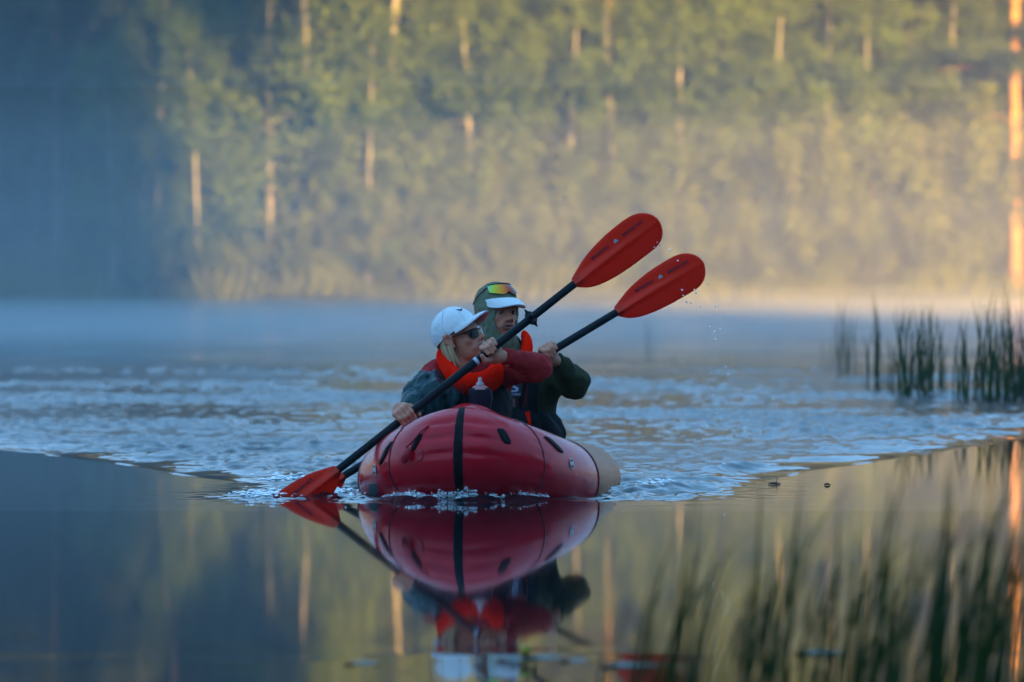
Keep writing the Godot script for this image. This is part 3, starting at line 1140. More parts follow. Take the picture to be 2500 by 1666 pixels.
func build_boat() -> Node3D:
	for k in keys:
		ring_of_keys.append(k)
	for k in range(keys.size() - 2, 0, -1):
		ring_of_keys.append(Vector4(-keys[k].x, keys[k].y, keys[k].z, keys[k].w))
	var b := thing("packraft", "red inflatable two-seat packraft with black bow strip and tan stern", "packraft", Vector3(-0.2200, 0.0000, -25.0000))
	b.rotation.y = deg_to_rad(-5.8)
	var red := mat(0.56, 0.005, 0.020, 0.30, 0.36)
	red.albedo_texture = noise_tex(0.012, 256, 5, 4, Color(0.86, 0.86, 0.86), Color(1, 1, 1))
	relief(red, fine_noise, 3.0, 0.08)
	red.roughness_texture = noise_tex(0.02, 256, 5, 8, Color(0.75, 0.75, 0.75), Color(1.0, 1.0, 1.0))
	red.roughness = 0.27
	var tan := mat(0.42, 0.135, 0.034, 0.42, 0.25)
	tan.albedo_texture = red.albedo_texture
	relief(tan, fine_noise, 4.0, 0.5)
	var black := mat(0.005, 0.007, 0.009, 0.55, 0.2)
	var seam := mat(0.06, 0.012, 0.022, 0.5)
	obj("bow_section", hull_part(-3.15, 3.15, 150), red, b)
	obj("stern_section", hull_part(3.15, 14.85, 180), tan, b)
	obj("bow_strip", hull_strip(-0.105, 0.105, -0.9, 1.50, 0.003), black, b)
	for t in [-1.45, 1.6]:
		var s := Shape.new()
		var pts := []
		for k in 50:
			pts.append(hull(t, -1.0 + 2.6 * k / 49.0, 0.001))
		var rad := []
		rad.resize(50)
		rad.fill(0.0032)
		s.tube(pts, rad, 6)
		obj("seam", s.mesh(), seam, b)
	var end := Shape.new()
	for t in [3.15, -3.15]:
		var pts := []
		for k in 50:
			pts.append(hull(t, -1.0 + 2.6 * k / 49.0, 0.001))
		var rad := []
		rad.resize(50)
		rad.fill(0.004)
		end.tube(pts, rad, 6)
	obj("welded_edge", end.mesh(), seam, b)
	obj("deck", deck_part(0.20, 0.66, [0.02, 0.07, 0.11, 0.115, 0.11]), red, b)
	var skirt := mat(0.006, 0.009, 0.012, 0.6, 0.2)
	relief(skirt, cloth_noise, 4.0, 1.2)
	obj("spray_skirt", deck_part(0.655, 2.45, [0.10, 0.10, 0.09, 0.085, 0.085, 0.06, 0.03, 0.01]), skirt, b)
	# lashing patches
	obj("lashing_patch", hull_strip(-1.66, -1.54, 0.02, 0.50, 0.007, 0.22, 0.5), black, b)
	obj("lashing_patch", hull_strip(-0.80, -0.70, 0.14, 0.52, 0.007, 0.10, 0.5), black, b)
	obj("lashing_patch", hull_strip(0.71, 0.88, 0.30, 0.66, 0.007, -0.08, 0.6), black, b)
	obj("lashing_patch", hull_strip(1.86, 2.03, 0.40, 0.76, 0.007, -0.22, 0.5), black, b)
	var grey := mat(0.05, 0.06, 0.075, 0.6)
	obj("repair_patch", hull_strip(-2.45, -1.95, -0.62, -0.30, 0.003, 0.1, 0.8), grey, b)
	# red pull toggle on its cord
	var cord_red := mat(0.42, 0.006, 0.02, 0.45)
	var tg := Shape.new()
	var end_t := hull(-0.87, 0.10, 0.022)
	tg.tube([hull(-0.62, 0.72, 0.006), hull(-0.70, 0.55, 0.010), hull(-0.78, 0.34, 0.016), end_t + Vector3(0, 0.02, 0)], [0.0045, 0.0045, 0.0045, 0.004], 7)
	obj("toggle_cord", tg.mesh(), cord_red, b)
	var tb := Shape.new()
	tb.ball(end_t - Vector3(0, 0.010, 0), Vector3(0.020, 0.034, 0.016), Color.WHITE, 12, 16, Basis(Vector3.BACK, -0.25))
	obj("toggle", tb.mesh(), cord_red, b)
	obj("toggle_base", hull_strip(-0.69, -0.59, -0.08, 0.16, 0.007, 0.02, 0.9), cord_red, b)
	# oval badges with the maker's letters
	var white := mat(0.72, 0.74, 0.76, 0.5)
	for g in [[-1.90, -0.05, 0.80], [2.25, 0.19, 1.0]]:
		var p := hull(g[0], g[1], 0.004)
		var nrm := (hull(g[0], g[1], 0.02) - hull(g[0], g[1])).normalized()
		var fr := face(p, nrm, Vector3.UP)
		var rim := Shape.new()
		var disc := Shape.new()
		for sh in [[rim, 0.0165, 0.023, 0.0], [disc, 0.0125, 0.019, 0.0015]]:
			var ring := PackedVector3Array()
			for k in 32:
				var a := TAU * k / 32
				ring.append(Vector3(cos(a) * sh[1], sin(a) * sh[2], sh[3]))
			sh[0].fan(ring, Color.WHITE, true)
		obj("badge_rim", rim.mesh(), white, b).transform = fr
		var bd := obj("badge", disc.mesh(), black, b)
		bd.transform = fr
		text(bd, "badge_letters", "NRS", 0.0125, white, Transform3D(Basis.from_scale(Vector3(0.85, 1.35, 1)), Vector3(0, 0, 0.0018)))
	return b


# ------------------------------------------------------------------ paddles
func sample(vals: Array, u: float) -> float:
	var f := clampf(u, 0.0, 1.0) * (vals.size() - 1)
	var k := mini(int(f), vals.size() - 2)
	return lerpf(vals[k], vals[k + 1], f - k)


func blade_face(u: float, y: float) -> float:
	var ridge := 0.021 * maxf(0.0, 1.0 - u * 0.95) * exp(-pow(y / (0.0135 * (1.05 - 0.5 * u)), 2.0))
	return ridge - 0.16 * absf(y) * (1.0 - 0.3 * u) + 0.035 * u * u


func blade_shape(way: float) -> ArrayMesh:
	var long := 0.438
	var hi := [0.050, 0.085, 0.118, 0.142, 0.160, 0.173, 0.182, 0.186, 0.188, 0.186, 0.184, 0.182]
	var lo := [0.045, 0.125, 0.165, 0.188, 0.203, 0.211, 0.215, 0.216, 0.214, 0.210, 0.206, 0.202]
	var nu := 45
	var his := between(hi, nu)
	var los := between(lo, nu)
	var s := Shape.new()
	var rows := []
	for k in nu:
		var u := 1.0 - pow(1.0 - k / (nu - 1.0), 1.6)
		his[k] = 1.05 * sample(hi, u) * sqrt(maxf(0.0004, 1.0 - pow(maxf(u - 0.74, 0.0) / 0.26, 2.4)))
		los[k] = sample(lo, u) * sqrt(maxf(0.0004, 1.0 - pow(maxf(u - 0.80, 0.0) / 0.20, 2.4)))
		var row := PackedVector3Array()
		for sd in 2:
			for j in 21:
				var q := j / 20.0
				if sd == 1:
					q = 1.0 - q
				var y := lerpf(-los[k], his[k], q) * long
				var z := blade_face(u, y)
				var thick := 0.0035 * sqrt(maxf(0.0, 1.0 - pow(q * 2.0 - 1.0, 8.0)))
				row.append(Vector3(way * (u * long), y, z + (thick if sd == 0 else -thick)))
		rows.append(row)
	s.grid(rows, true)
	s.fan(rows[0])
	s.fan(rows[-1])
	return s.mesh()


func build_paddle(label: String, low: Vector3, high: Vector3, roll: float, ring_at: float, band_at: float) -> Node3D:
	var mid := (low + high) * 0.5
	var x := (high - low).normalized()
	var z := (Vector3.BACK - x * x.z).normalized()
	z = z.rotated(x, roll)
	var t := thing("paddle", label, "paddle", mid, "paddles of the two paddlers")
	t.basis = Basis(x, z.cross(x), z)
	var half := (high - low).length() * 0.5
	var carbon := mat(0.007, 0.012, 0.017, 0.48, 0.25)
	var sh := Shape.new()
	sh.tube([Vector3(-half - 0.03, 0, 0), Vector3(0, 0, 0), Vector3(half + 0.03, 0, 0)], [0.0165, 0.0175, 0.0165], 20)
	obj("shaft", sh.mesh(), carbon, t)
	var red := mat(0.90, 0.045, 0.014, 0.36, 0.4)
	relief(red, fine_noise, 6.0, 0.06)
	red.backlight_enabled = true
	red.backlight = Color(0.95, 0.16, 0.05)
	var ink := mat(0.035, 0.03, 0.06, 0.5)
	var pale := mat(0.45, 0.5, 0.6, 0.5)
	for w in [1.0, -1.0]:
		var bl := obj("blade", blade_shape(w), red, t)
		bl.position.x = w * half
		for e in [["BENDING", -0.083], ["BRANCHES", 0.086], ["", 0.0]]:
			var cx: float = w * 0.245 + e[1]
			var u := absf(cx) / 0.438
			var at := Vector3(cx, 0.038, blade_face(u, 0.038) + 0.0052)
			var tilt := Basis(Vector3.UP, -w * atan(0.07 * u / 0.438)) * Basis(Vector3.RIGHT, 0.15 * (1.0 - 0.3 * u))
			if e[0] != "":
				text(bl, "lettering", e[0], 0.0145, ink, Transform3D(tilt, at))
			else:
				var em := Shape.new()
				em.fan(PackedVector3Array([Vector3(-0.014, -0.010, 0), Vector3(0.012, -0.010, 0), Vector3(0.006, 0.004, 0), Vector3(0.002, 0.012, 0), Vector3(-0.008, 0.006, 0)]), Color.WHITE, true)
				obj("emblem", em.mesh(), pale, bl).transform = Transform3D(tilt, at)
	for p in [ring_at]:
		var dr := Shape.new()
		var rows := []
		for k in 5:
			var row := PackedVector3Array()
			for j in 48:
				var a := TAU * j / 48.0
				var r := 0.024 + (0.026 * pow(0.5 + 0.5 * cos(a * 6.0), 0.7) if k == 2 else 0.006 * pow(0.5 + 0.5 * cos(a * 6.0), 0.7) if k in [1, 3] else 0.0)
				row.append(Vector3((k - 2) * 0.008, cos(a) * r, sin(a) * r))
			rows.append(row)
		dr.grid(rows, true)
		obj("drip_ring", dr.mesh(), carbon, t).position.x = p
	var bd := Shape.new()
	bd.tube([Vector3(band_at - 0.007, 0, 0), Vector3(band_at + 0.007, 0, 0)], [0.0182, 0.0182], 20)
	obj("pale_band", bd.mesh(), pale, t)
	return t


# ------------------------------------------------------------------ splashes
func build_drops() -> void:
	var wm := mat(0.9, 0.95, 1.0, 0.0, 0.5)
	wm.transparency = BaseMaterial3D.TRANSPARENCY_ALPHA
	wm.albedo_color.a = 0.02
	wm.refraction_enabled = true
	wm.refraction_scale = 0.033
	var drop := Shape.new()
	drop.ball(Vector3.ZERO, Vector3(1, 1.15, 1), Color.WHITE, 10, 14)
	var dm := drop.mesh()
	var spots := [Vector3(0.6031, 1.0563, -25.5600), Vector3(0.6664, 1.0243, -25.9000), Vector3(0.7100, 0.9792, -26.3000), Vector3(0.7276, 0.8530, -26.3000), Vector3(0.7802, 0.8547, -26.3000), Vector3(0.8398, 0.8793, -26.3000), Vector3(0.7890, 0.8407, -26.3000), Vector3(0.7329, 0.8302, -26.3000), Vector3(0.7487, 0.8022, -26.3000), Vector3(0.7662, 0.7986, -26.3000), Vector3(0.8083, 0.7829, -26.3000), Vector3(0.8732, 0.7846, -26.3000), Vector3(0.9030, 0.7460, -26.3000), Vector3(0.8223, 0.7390, -26.3000), Vector3(0.8452, 0.6952, -26.3000), Vector3(0.8908, 0.6864, -26.3000), Vector3(0.8662, 0.6741, -26.3000), Vector3(0.8715, 0.6426, -26.3000), Vector3(0.8628, 0.5619, -26.3000), Vector3(0.9154, 0.5251, -26.3000), Vector3(0.8505, 0.4970, -26.3000), Vector3(0.9277, 0.4918, -26.3000), Vector3(0.8996, 0.4497, -26.3000), Vector3(0.8663, 0.4181, -26.3000), Vector3(0.8628, 0.4041, -26.3000), Vector3(0.8769, 0.3251, -26.3000), Vector3(0.8979, 0.3023, -26.3000), Vector3(0.9086, 0.1076, -26.3000), Vector3(1.0838, 0.4146, -26.3000), Vector3(1.1189, 0.3865, -26.3000), Vector3(0.6168, 1.0461, -25.5600), Vector3(0.5912, 1.0359, -25.5600)]
	for k in spots.size():
		var o := obj("water_drop", dm, wm)
		o.position = spots[k]
		o.scale = Vector3.ONE * (0.0027 + 0.0017 * fmod(k * 0.618, 1.0))
		tag(o, "tiny clear water drop falling from the raised red blades", "water drop", "drops falling from the raised paddle blades")
	# the bubbling lip of water at the bow
	rng.seed = 8
	var places := []
	var tints := []
	for k in 2200:
		var u := rng.randf_range(-0.95, 0.95)
		if rng.randf() < 0.4:
			u = -0.35 + rng.randf_range(-0.25, 0.2)
		var t := u * 1.9
		var p := hull(t, -0.75 - 0.1 * absf(u), 0.012 + absf(rng.randfn()) * 0.018)
		var lump := 0.5 + 0.5 * sin(u * 9.0 + 1.0)
		p.y = 0.004 + absf(rng.randfn()) * (0.010 + 0.014 * lump) * (1.0 - 0.6 * absf(u))
		places.append(Transform3D(Basis(Vector3(rng.randf(), 1, rng.randf()).normalized(), rng.randf() * TAU).scaled(Vector3(rng.randf_range(0.8, 2.2), rng.randf_range(0.7, 1.3), 1) * rng.randf_range(0.0016, 0.0050)), p))
		tints.append(Color.WHITE)
	var foam := mat(0.62, 0.66, 0.70, 0.35, 0.5)
	for part in [["bow_splash", wm, places.slice(0, 1400), tints.slice(0, 1400)], ["bow_foam", foam, places.slice(1400), tints.slice(1400)]]:
		var o := copies(part[0], dm, part[1], part[2], part[3])
		o.transform = Transform3D(Basis(Vector3.UP, deg_to_rad(-5.8)), Vector3(-0.2200, 0.0000, -25.0000))
		o.set_meta("kind", "stuff")
	places = []
	tints = []
	for k in 640:
		var at: Vector3 = [Vector3(-1.0234, 0.0000, -25.5000), Vector3(-0.9953, 0.0000, -25.5200), Vector3(-1.0047, 0.0000, -27.4000), Vector3(-0.6993, 0.0000, -25.9000), Vector3(-0.7339, 0.0000, -25.6000), Vector3(0.6561, 0.0000, -26.6000)][k % 6]
		var p := at + Vector3(rng.randfn() * 0.06, 0.003 + absf(rng.randfn()) * 0.010, rng.randfn() * 0.08)
		places.append(Transform3D(Basis.from_scale(Vector3(rng.randf_range(1.0, 3.0), 1, 1) * rng.randf_range(0.0022, 0.0055)), p))
		tints.append(Color.WHITE)
	copies("paddle_splash", dm, wm, places, tints).set_meta("kind", "stuff")


# ------------------------------------------------------------------ people
func cone(a: Vector3, b: Vector3, ra: float, rb: float, col := Color.WHITE) -> Array:
	return [a, b, ra, rb, col]


func egg(at: Vector3, r: Vector3, col := Color.WHITE, turn := Basis.IDENTITY) -> Array:
	return [at, r, turn, col]


func head_frame(at: Vector3, yaw: float, pitch: float, roll := 0.0) -> Transform3D:
	return Transform3D(Basis(Vector3.UP, yaw) * Basis(Vector3.RIGHT, -pitch) * Basis(Vector3.BACK, roll), at)


# head in its own axes: origin between the ears, z out of the face, x towards the person's left
func head_prims(h: Transform3D, skin: Color, lip: Color, wide: float) -> Array:
	var b := h.basis
	var p := []
	for e in [[0, 0.045, -0.016, 0.072, 0.082, 0.090], [0, -0.026, 0.032, 0.057 * wide, 0.080, 0.056], [0, -0.070, 0.040, 0.046 * wide, 0.036, 0.044], [0, -0.098, 0.064, 0.020, 0.017, 0.018], [0, 0.040, 0.045, 0.058, 0.045, 0.042]]:
		p.append(egg(h * Vector3(e[0], e[1], e[2]), Vector3(e[3], e[4], e[5]), skin, b))
	for s in [-1.0, 1.0]:
		p.append(egg(h * Vector3(s * 0.036, -0.022, 0.060), Vector3(0.021, 0.020, 0.020), skin, b))
		p.append(cone(h * Vector3(s * 0.010, 0.022, 0.083), h * Vector3(s * 0.042, 0.020, 0.068), 0.0075, 0.007, skin))
	return p


func head_detail(h: Transform3D, skin: Color, lip: Color) -> Array:
	var b := h.basis
	var p := []
	p.append(cone(h * Vector3(0, 0.012, 0.085), h * Vector3(0, -0.024, 0.108), 0.0075, 0.0115, skin))
	for s in [-1.0, 1.0]:
		p.append(egg(h * Vector3(s * 0.0125, -0.029, 0.096), Vector3(0.0075, 0.0075, 0.010), skin, b))
		# upper lid, ear rim and lobe
		p.append(cone(h * Vector3(s * 0.020, 0.008, 0.0855), h * Vector3(s * 0.043, 0.006, 0.074), 0.0045, 0.004, skin))
		var rim := [Vector3(s * 0.072, -0.030, 0.004), Vector3(s * 0.080, -0.005, -0.022), Vector3(s * 0.083, 0.020, -0.020), Vector3(s * 0.078, 0.026, -0.002), Vector3(s * 0.074, 0.012, 0.008)]
		for k in 4:
			p.append(cone(h * rim[k], h * rim[k + 1], 0.0055, 0.0050, skin))
		p.append(egg(h * Vector3(s * 0.073, -0.004, -0.008), Vector3(0.006, 0.024, 0.016), skin, b))
		# the fold from nose to mouth corner
		p.append(cone(h * Vector3(s * 0.022, -0.035, 0.086), h * Vector3(s * 0.033, -0.060, 0.074), 0.006, 0.008, skin))
	p.append(cone(h * Vector3(-0.020, -0.0545, 0.086), h * Vector3(0.020, -0.0545, 0.086), 0.0050, 0.0050, lip))
	p.append(egg(h * Vector3(0, -0.0535, 0.0915), Vector3(0.014, 0.0048, 0.0060), lip, b))
	p.append(egg(h * Vector3(0, -0.0665, 0.0895), Vector3(0.018, 0.0058, 0.0075), lip, b))
	return p


func head_carve(h: Transform3D) -> Array:
	var p := []
	for s in [-1.0, 1.0]:
		p.append(egg(h * Vector3(s * 0.031, 0.001, 0.092), Vector3(0.016, 0.011, 0.016), Color.WHITE, h.basis))
		p.append(egg(h * Vector3(s * 0.0065, -0.0355, 0.101), Vector3(0.0034, 0.0030, 0.005), Color.WHITE, h.basis))
	p.append(egg(h * Vector3(0, -0.0600, 0.095), Vector3(0.018, 0.0022, 0.010), Color.WHITE, h.basis))
	return p


# four fingers and a thumb closed round a shaft
func hand_prims(grip: Vector3, axis: Vector3, dorsal: Vector3, towards: Vector3, wrist: Vector3, skin: Color, nail: Color) -> Array:
	var a := axis.normalized()
	var p := (dorsal - a * dorsal.dot(a)).normalized()
	var q := (towards - a * towards.dot(a) - p * towards.dot(p)).normalized()
	var out := []
	var turn := Basis(a, p, q)
	var r := 0.0185
	out.append(egg(grip + p * (r + 0.014) - q * 0.016, Vector3(0.041, 0.016, 0.040), skin, turn))
	out.append(egg(grip + p * (r + 0.015) - q * 0.034 - a * 0.004, Vector3(0.034, 0.018, 0.030), skin, turn))
	var reach := [0.96, 1.06, 1.0, 0.84]
	for k in 4:
		var off := a * ((k - 1.5) * 0.0205)
		var prev := Vector3.ZERO
		var ang := [18.0, 74.0 * reach[k], 140.0 * reach[k], 200.0 * reach[k]]
		var rad := [r + 0.0200, r + 0.0140, r + 0.0105, r + 0.0092]
		for j in 4:
			var t := deg_to_rad(ang[j])
			var w: Vector3 = grip + off * (1.0 - 0.06 * j) + (p * cos(t) + q * sin(t)) * rad[j]
			if j > 0:
				out.append(cone(prev, w, 0.0104 - 0.0008 * j, 0.0098 - 0.0008 * j, skin))
			else:
				out.append(cone(grip + off * 0.6 + p * (r + 0.016) - q * 0.02, w, 0.0100, 0.0112, skin))
			prev = w
	var tp := [grip + p * (r + 0.010) - q * 0.034 - a * 0.022, grip - a * 0.040 - q * 0.026 + p * 0.006, grip - a * 0.052 - q * 0.020 - p * 0.016, grip - a * 0.052 + q * 0.004 - p * 0.029]
	for k in 3:
		out.append(cone(tp[k], tp[k + 1], 0.0135 - 0.0015 * k, 0.0120 - 0.0015 * k, skin))
	out.append(cone(grip + p * (r + 0.014) - q * 0.036, wrist, 0.028, 0.025, skin))
	return out


func lay(parent: Node3D, called: String, s: Shape, m: Material) -> MeshInstance3D:
	var o := obj(called, s.mesh(), m, parent)
	o.position = -parent.position
	return o


# a curved cap peak: thin, bent down at the sides, two-sided
func peak(h: Transform3D, tip: Vector3, half: float, root: Vector3, droop: float) -> Shape:
	var s := Shape.new()
	var rows := []
	for k in 13:
		var f := k / 12.0
		var row := PackedVector3Array()
		for sd in 2:
			for j in 25:
				var q := j / 24.0 * 2.0 - 1.0
				if sd == 1:
					q = -q
				var a := q * 1.35
				var base := Vector3(sin(a) * half, root.y - droop * 0.35 * q * q, root.z + (cos(a) - 1.0) * half * 0.95)
				var out := Vector3(sin(a) * half * 1.02, tip.y - droop * q * q, root.z + (cos(a) - 1.0) * half * 0.95 + (tip.z - root.z) * pow(maxf(0.0, 1.0 - pow(absf(q), 2.6)), 0.75))
				out.y = lerpf(base.y, out.y, clampf((out.z - base.z) / (tip.z - root.z) + 0.0, 0.0, 1.0)) - droop * 0.55 * q * q
				var v := base.lerp(out, f)
				v.y += 0.010 * sin(f * PI) * (1.0 - q * q) + (0.0016 if sd == 0 else -0.0016)
				row.append(h * v)
		rows.append(row)
	s.grid(rows, true)
	s.fan(rows[-1])
	return s


func build_people() -> void:
	var skin := Color(0.54, 0.20, 0.12)
	var lip := Color(0.34, 0.11, 0.085)
	var skin_mat := tinted(mat(1, 1, 1, 0.52, 0.45))
	relief(skin_mat, fine_noise, 9.0, 0.10)
	skin_mat.subsurf_scatter_enabled = true
	skin_mat.subsurf_scatter_strength = 0.12
	var cloth := tinted(mat(1, 1, 1, 0.75, 0.18))
	relief(cloth, cloth_noise, 5.0, 0.6)
	var shell := tinted(mat(1, 1, 1, 0.45, 0.35))
	relief(shell, cloth_noise, 6.0, 0.5)
	var webbing := mat(0.006, 0.009, 0.013, 0.65, 0.18)
	relief(webbing, cloth_noise, 8.0, 0.4)
	var hivis := mat(1.0, 0.012, 0.002, 0.9, 0.0)
	relief(hivis, cloth_noise, 5.0, 0.35)
	var white_cloth := mat(0.72, 0.74, 0.76, 0.8, 0.3)
	relief(white_cloth, cloth_noise, 7.0, 0.35)
	var dark := mat(0.003, 0.003, 0.004, 0.15, 0.35)
	build_front_paddler(skin, lip, skin_mat, cloth, shell, webbing, hivis, white_cloth, dark)
	build_rear_paddler(skin, lip, skin_mat, cloth, webbing, hivis, white_cloth)


func build_front_paddler(skin: Color, lip: Color, skin_mat: Material, cloth: Material, shell: Material, webbing: Material, hivis: Material, white_cloth: Material, dark: Material) -> void:
	var base := Vector3(-0.1601, 0.0690, -26.1000)
	var t := thing("person", "front paddler in white cap, dark sunglasses and red jacket with teal sleeve", "person", base)
	var h := head_frame(Vector3(-0.2223, 0.6538, -25.8500), deg_to_rad(60.0), deg_to_rad(17.0), 0.12)
	var pelvis := Vector3(-0.1601, 0.1039, -26.1000)
	var chest := Vector3(-0.1732, 0.4407, -25.9800)
	var neck := Vector3(-0.1904, 0.5363, -25.9600)
	var sh_r := Vector3(-0.3185, 0.4931, -25.9600)
	var sh_l := Vector3(-0.0451, 0.5064, -25.9900)
	var el_r := Vector3(-0.4019, 0.3939, -25.7600)
	var el_l := Vector3(0.1099, 0.5330, -25.7600)
	var wr_r := Vector3(-0.4201, 0.3598, -25.6100)
	var wr_l := Vector3(-0.0171, 0.5782, -25.6200)
	var grip_r := Vector3(-0.4421, 0.3319, -25.5000)
	var grip_l := Vector3(-0.0852, 0.6117, -25.5510)
	var shaft := (grip_l - grip_r).normalized()
	# body: one skin from head to feet
	var s := Shape.new()
	var body := [cone(pelvis, chest, 0.12, 0.11, skin), egg(chest, Vector3(0.14, 0.14, 0.09), skin), cone(neck, h * Vector3(0, -0.045, -0.012), 0.052, 0.047, skin), cone(sh_r, sh_l, 0.05, 0.05, skin), cone(sh_r, el_r, 0.045, 0.038, skin), cone(el_r, wr_r, 0.038, 0.025, skin), cone(sh_l, el_l, 0.045, 0.038, skin), cone(el_l, wr_l, 0.038, 0.025, skin)]
	for w in [-1.0, 1.0]:
		var knee: Vector3 = pelvis + Vector3(w * 0.13, 0.09, 0.42)
		body.append(cone(pelvis + Vector3(w * 0.08, -0.02, 0), knee, 0.075, 0.052, skin))
		body.append(cone(knee, pelvis + Vector3(w * 0.09, -0.08, 0.68), 0.048, 0.035, skin))
	s.blend(body, 0.011, 0.012)
	s.blend(head_prims(h, skin, lip, 0.98) + head_detail(h, skin, lip) + [cone(h * Vector3(0, -0.05, -0.012), h * Vector3(0, -0.11, -0.03), 0.047, 0.050, skin)], 0.0034, 0.0050, head_carve(h))
	s.blend(hand_prims(grip_l, shaft, Vector3(0.1, 0.1, -1), Vector3(-0.6, 0.8, 0), wr_l, skin, lip), 0.0032, 0.0030)
	s.blend(hand_prims(grip_r, -shaft, Vector3(-0.6, 0.78, 0.25), Vector3(0, -0.3, 1), wr_r, skin, lip), 0.0032, 0.0030)
	lay(t, "body", s, skin_mat)
	# jacket: red, with a wide teal sleeve on the near arm
	var red := Color(0.33, 0.020, 0.026)
	var teal := Color(0.003, 0.032, 0.042)
	var mid_r := sh_r.lerp(el_r, 0.42)
	var j := Shape.new()
	j.blend([cone(pelvis, chest, 0.155, 0.145, red), egg(chest, Vector3(0.165, 0.15, 0.11), red), cone(neck + Vector3(0, -0.02, 0), neck + Vector3(-0.008, 0.035, 0.012), 0.070, 0.062, red), cone(sh_r, sh_l, 0.062, 0.062, red), cone(sh_r, mid_r, 0.062, 0.062, red), cone(sh_l, el_l, 0.060, 0.054, red), cone(el_l, wr_l + (wr_l - el_l) * -0.02, 0.054, 0.037, red)], 0.0085, 0.012, [], 0.010, 0.06, 3)
	lay(t, "jacket", j, cloth)
	var sl := Shape.new()
	sl.blend([cone(mid_r, el_r, 0.066, 0.062, teal), cone(el_r, wr_r + (el_r - wr_r) * 0.12, 0.062, 0.047, teal), cone(mid_r + Vector3(0.01, -0.012, 0.03), Vector3(-0.3227, 0.4149, -25.7400), 0.066, 0.062, teal), cone(Vector3(-0.3227, 0.4149, -25.7400), Vector3(-0.2611, 0.3990, -25.7600), 0.060, 0.042, teal), cone(Vector3(-0.3430, 0.3570, -25.7200), Vector3(-0.2746, 0.3737, -25.7400), 0.040, 0.034, teal)], 0.0065, 0.010, [], 0.020, 0.075, 9)
	lay(t, "teal_sleeve", sl, shell)
	var cuff := Shape.new()
	var cd := (wr_l - el_l).normalized()
	cuff.tube([wr_l - cd * 0.012, wr_l + cd * 0.004], [0.036, 0.033], 18)
	lay(t, "pale_cuff", cuff, white_cloth)
	# life vest: dark front with an orange collar lying round the neck
	var v := Shape.new()
	v.blend([egg(Vector3(-0.1678, 0.3775, -25.9400), Vector3(0.168, 0.135, 0.135), Color.WHITE), egg(Vector3(-0.1589, 0.3353, -25.9000), Vector3(0.135, 0.10, 0.14), Color.WHITE)], 0.009, 0.02, [egg(Vector3(-0.1727, 0.5771, -25.9000), Vector3(0.16, 0.145, 0.3), Color.WHITE)], 0.006, 0.05, 6)
	lay(t, "life_vest", v, webbing)
	var c := Shape.new()
	var path := curve([Vector3(-0.2981, 0.5895, -25.9900), Vector3(-0.2988, 0.5702, -25.9000), Vector3(-0.2688, 0.5264, -25.8400), Vector3(-0.2340, 0.4806, -25.8050), Vector3(-0.1788, 0.4602, -25.7900), Vector3(-0.1135, 0.4688, -25.7900), Vector3(-0.0705, 0.4996, -25.8000), Vector3(-0.0621, 0.5467, -25.8600), Vector3(-0.0797, 0.5828, -25.9800)], 6)
	c.tube(path, between([0.024, 0.038, 0.050, 0.058, 0.060, 0.060, 0.056, 0.043, 0.028], path.size()), 18, Color.WHITE, 0.55, Vector3.BACK)
	lay(t, "life_vest_collar", c, hivis)
	var cord := Shape.new()
	for x in [[Vector3(-0.2044, 0.4917, -25.7620), Vector3(-0.2026, 0.4421, -25.7550), Vector3(-0.1959, 0.3816, -25.7700)], [Vector3(-0.1683, 0.4969, -25.7620), Vector3(-0.1751, 0.4421, -25.7520), Vector3(-0.1890, 0.3816, -25.7700)]]:
		cord.tube(curve(x, 6), between([0.0022, 0.0022], 13), 6)
	lay(t, "cord", cord, webbing)
	var strap := Shape.new()
	strap.tube(curve([Vector3(-0.3072, 0.5636, -25.8800), Vector3(-0.2877, 0.5178, -25.8400), Vector3(-0.2651, 0.4579, -25.8200)], 6), between([0.009, 0.009], 13), 8, Color.WHITE, 0.35, Vector3.BACK)
	lay(t, "strap", strap, webbing)
	# hair, glasses, cap
	var blond := tinted(mat(1, 1, 1, 0.5, 0.5))
	var hs := Shape.new()
	rng.seed = 14
	for k in 110:
		var f := rng.randf()
		var a := lerpf(-0.10, PI + 0.10, f)
		var deep := rng.randf_range(0.88, 1.04)
		var top := Vector3(-cos(a) * 0.076 * deep, 0.014, -sin(a) * 0.074 * deep - 0.012)
		var drop := 0.085 + 0.030 * rng.randf() + 0.010 * sin(f * PI)
		var low := Vector3(top.x * rng.randf_range(0.82, 0.98), -drop, top.z * 0.72 + rng.randf_range(-0.008, 0.006))
		var mid := (top + low) * 0.5 + Vector3(top.x * 0.07, 0, top.z * 0.05 + rng.randf_range(-0.004, 0.004))
		var shade := rng.randf_range(0.55, 1.3)
		hs.tube(curve([h * top, h * mid, h * low], 4), between([0.0036, 0.0046, 0.0040, 0.0012], 9), 6, Color(0.58 * shade, 0.38 * shade, 0.20 * shade))
	lay(t, "hair", hs, blond)
	var gl := Shape.new()
	for w in [-1.0, 1.0]:
		var rows := []
		for k in 9:
			var row := PackedVector3Array()
			for n in 13:
				var u := n / 12.0
				var x: float = w * lerpf(0.012, 0.062, u)
				var hh := 0.0195 * pow(sin(PI * clampf(u * 0.92 + 0.06, 0.0, 1.0)), 0.35)
				row.append(h * Vector3(x, 0.003 + hh * (1.0 - k / 4.0) - 0.004, 0.104 - 5.6 * x * x))
			rows.append(row)
		gl.grid(rows)
	lay(t, "sunglass_lenses", gl, dark)
	var gf := Shape.new()
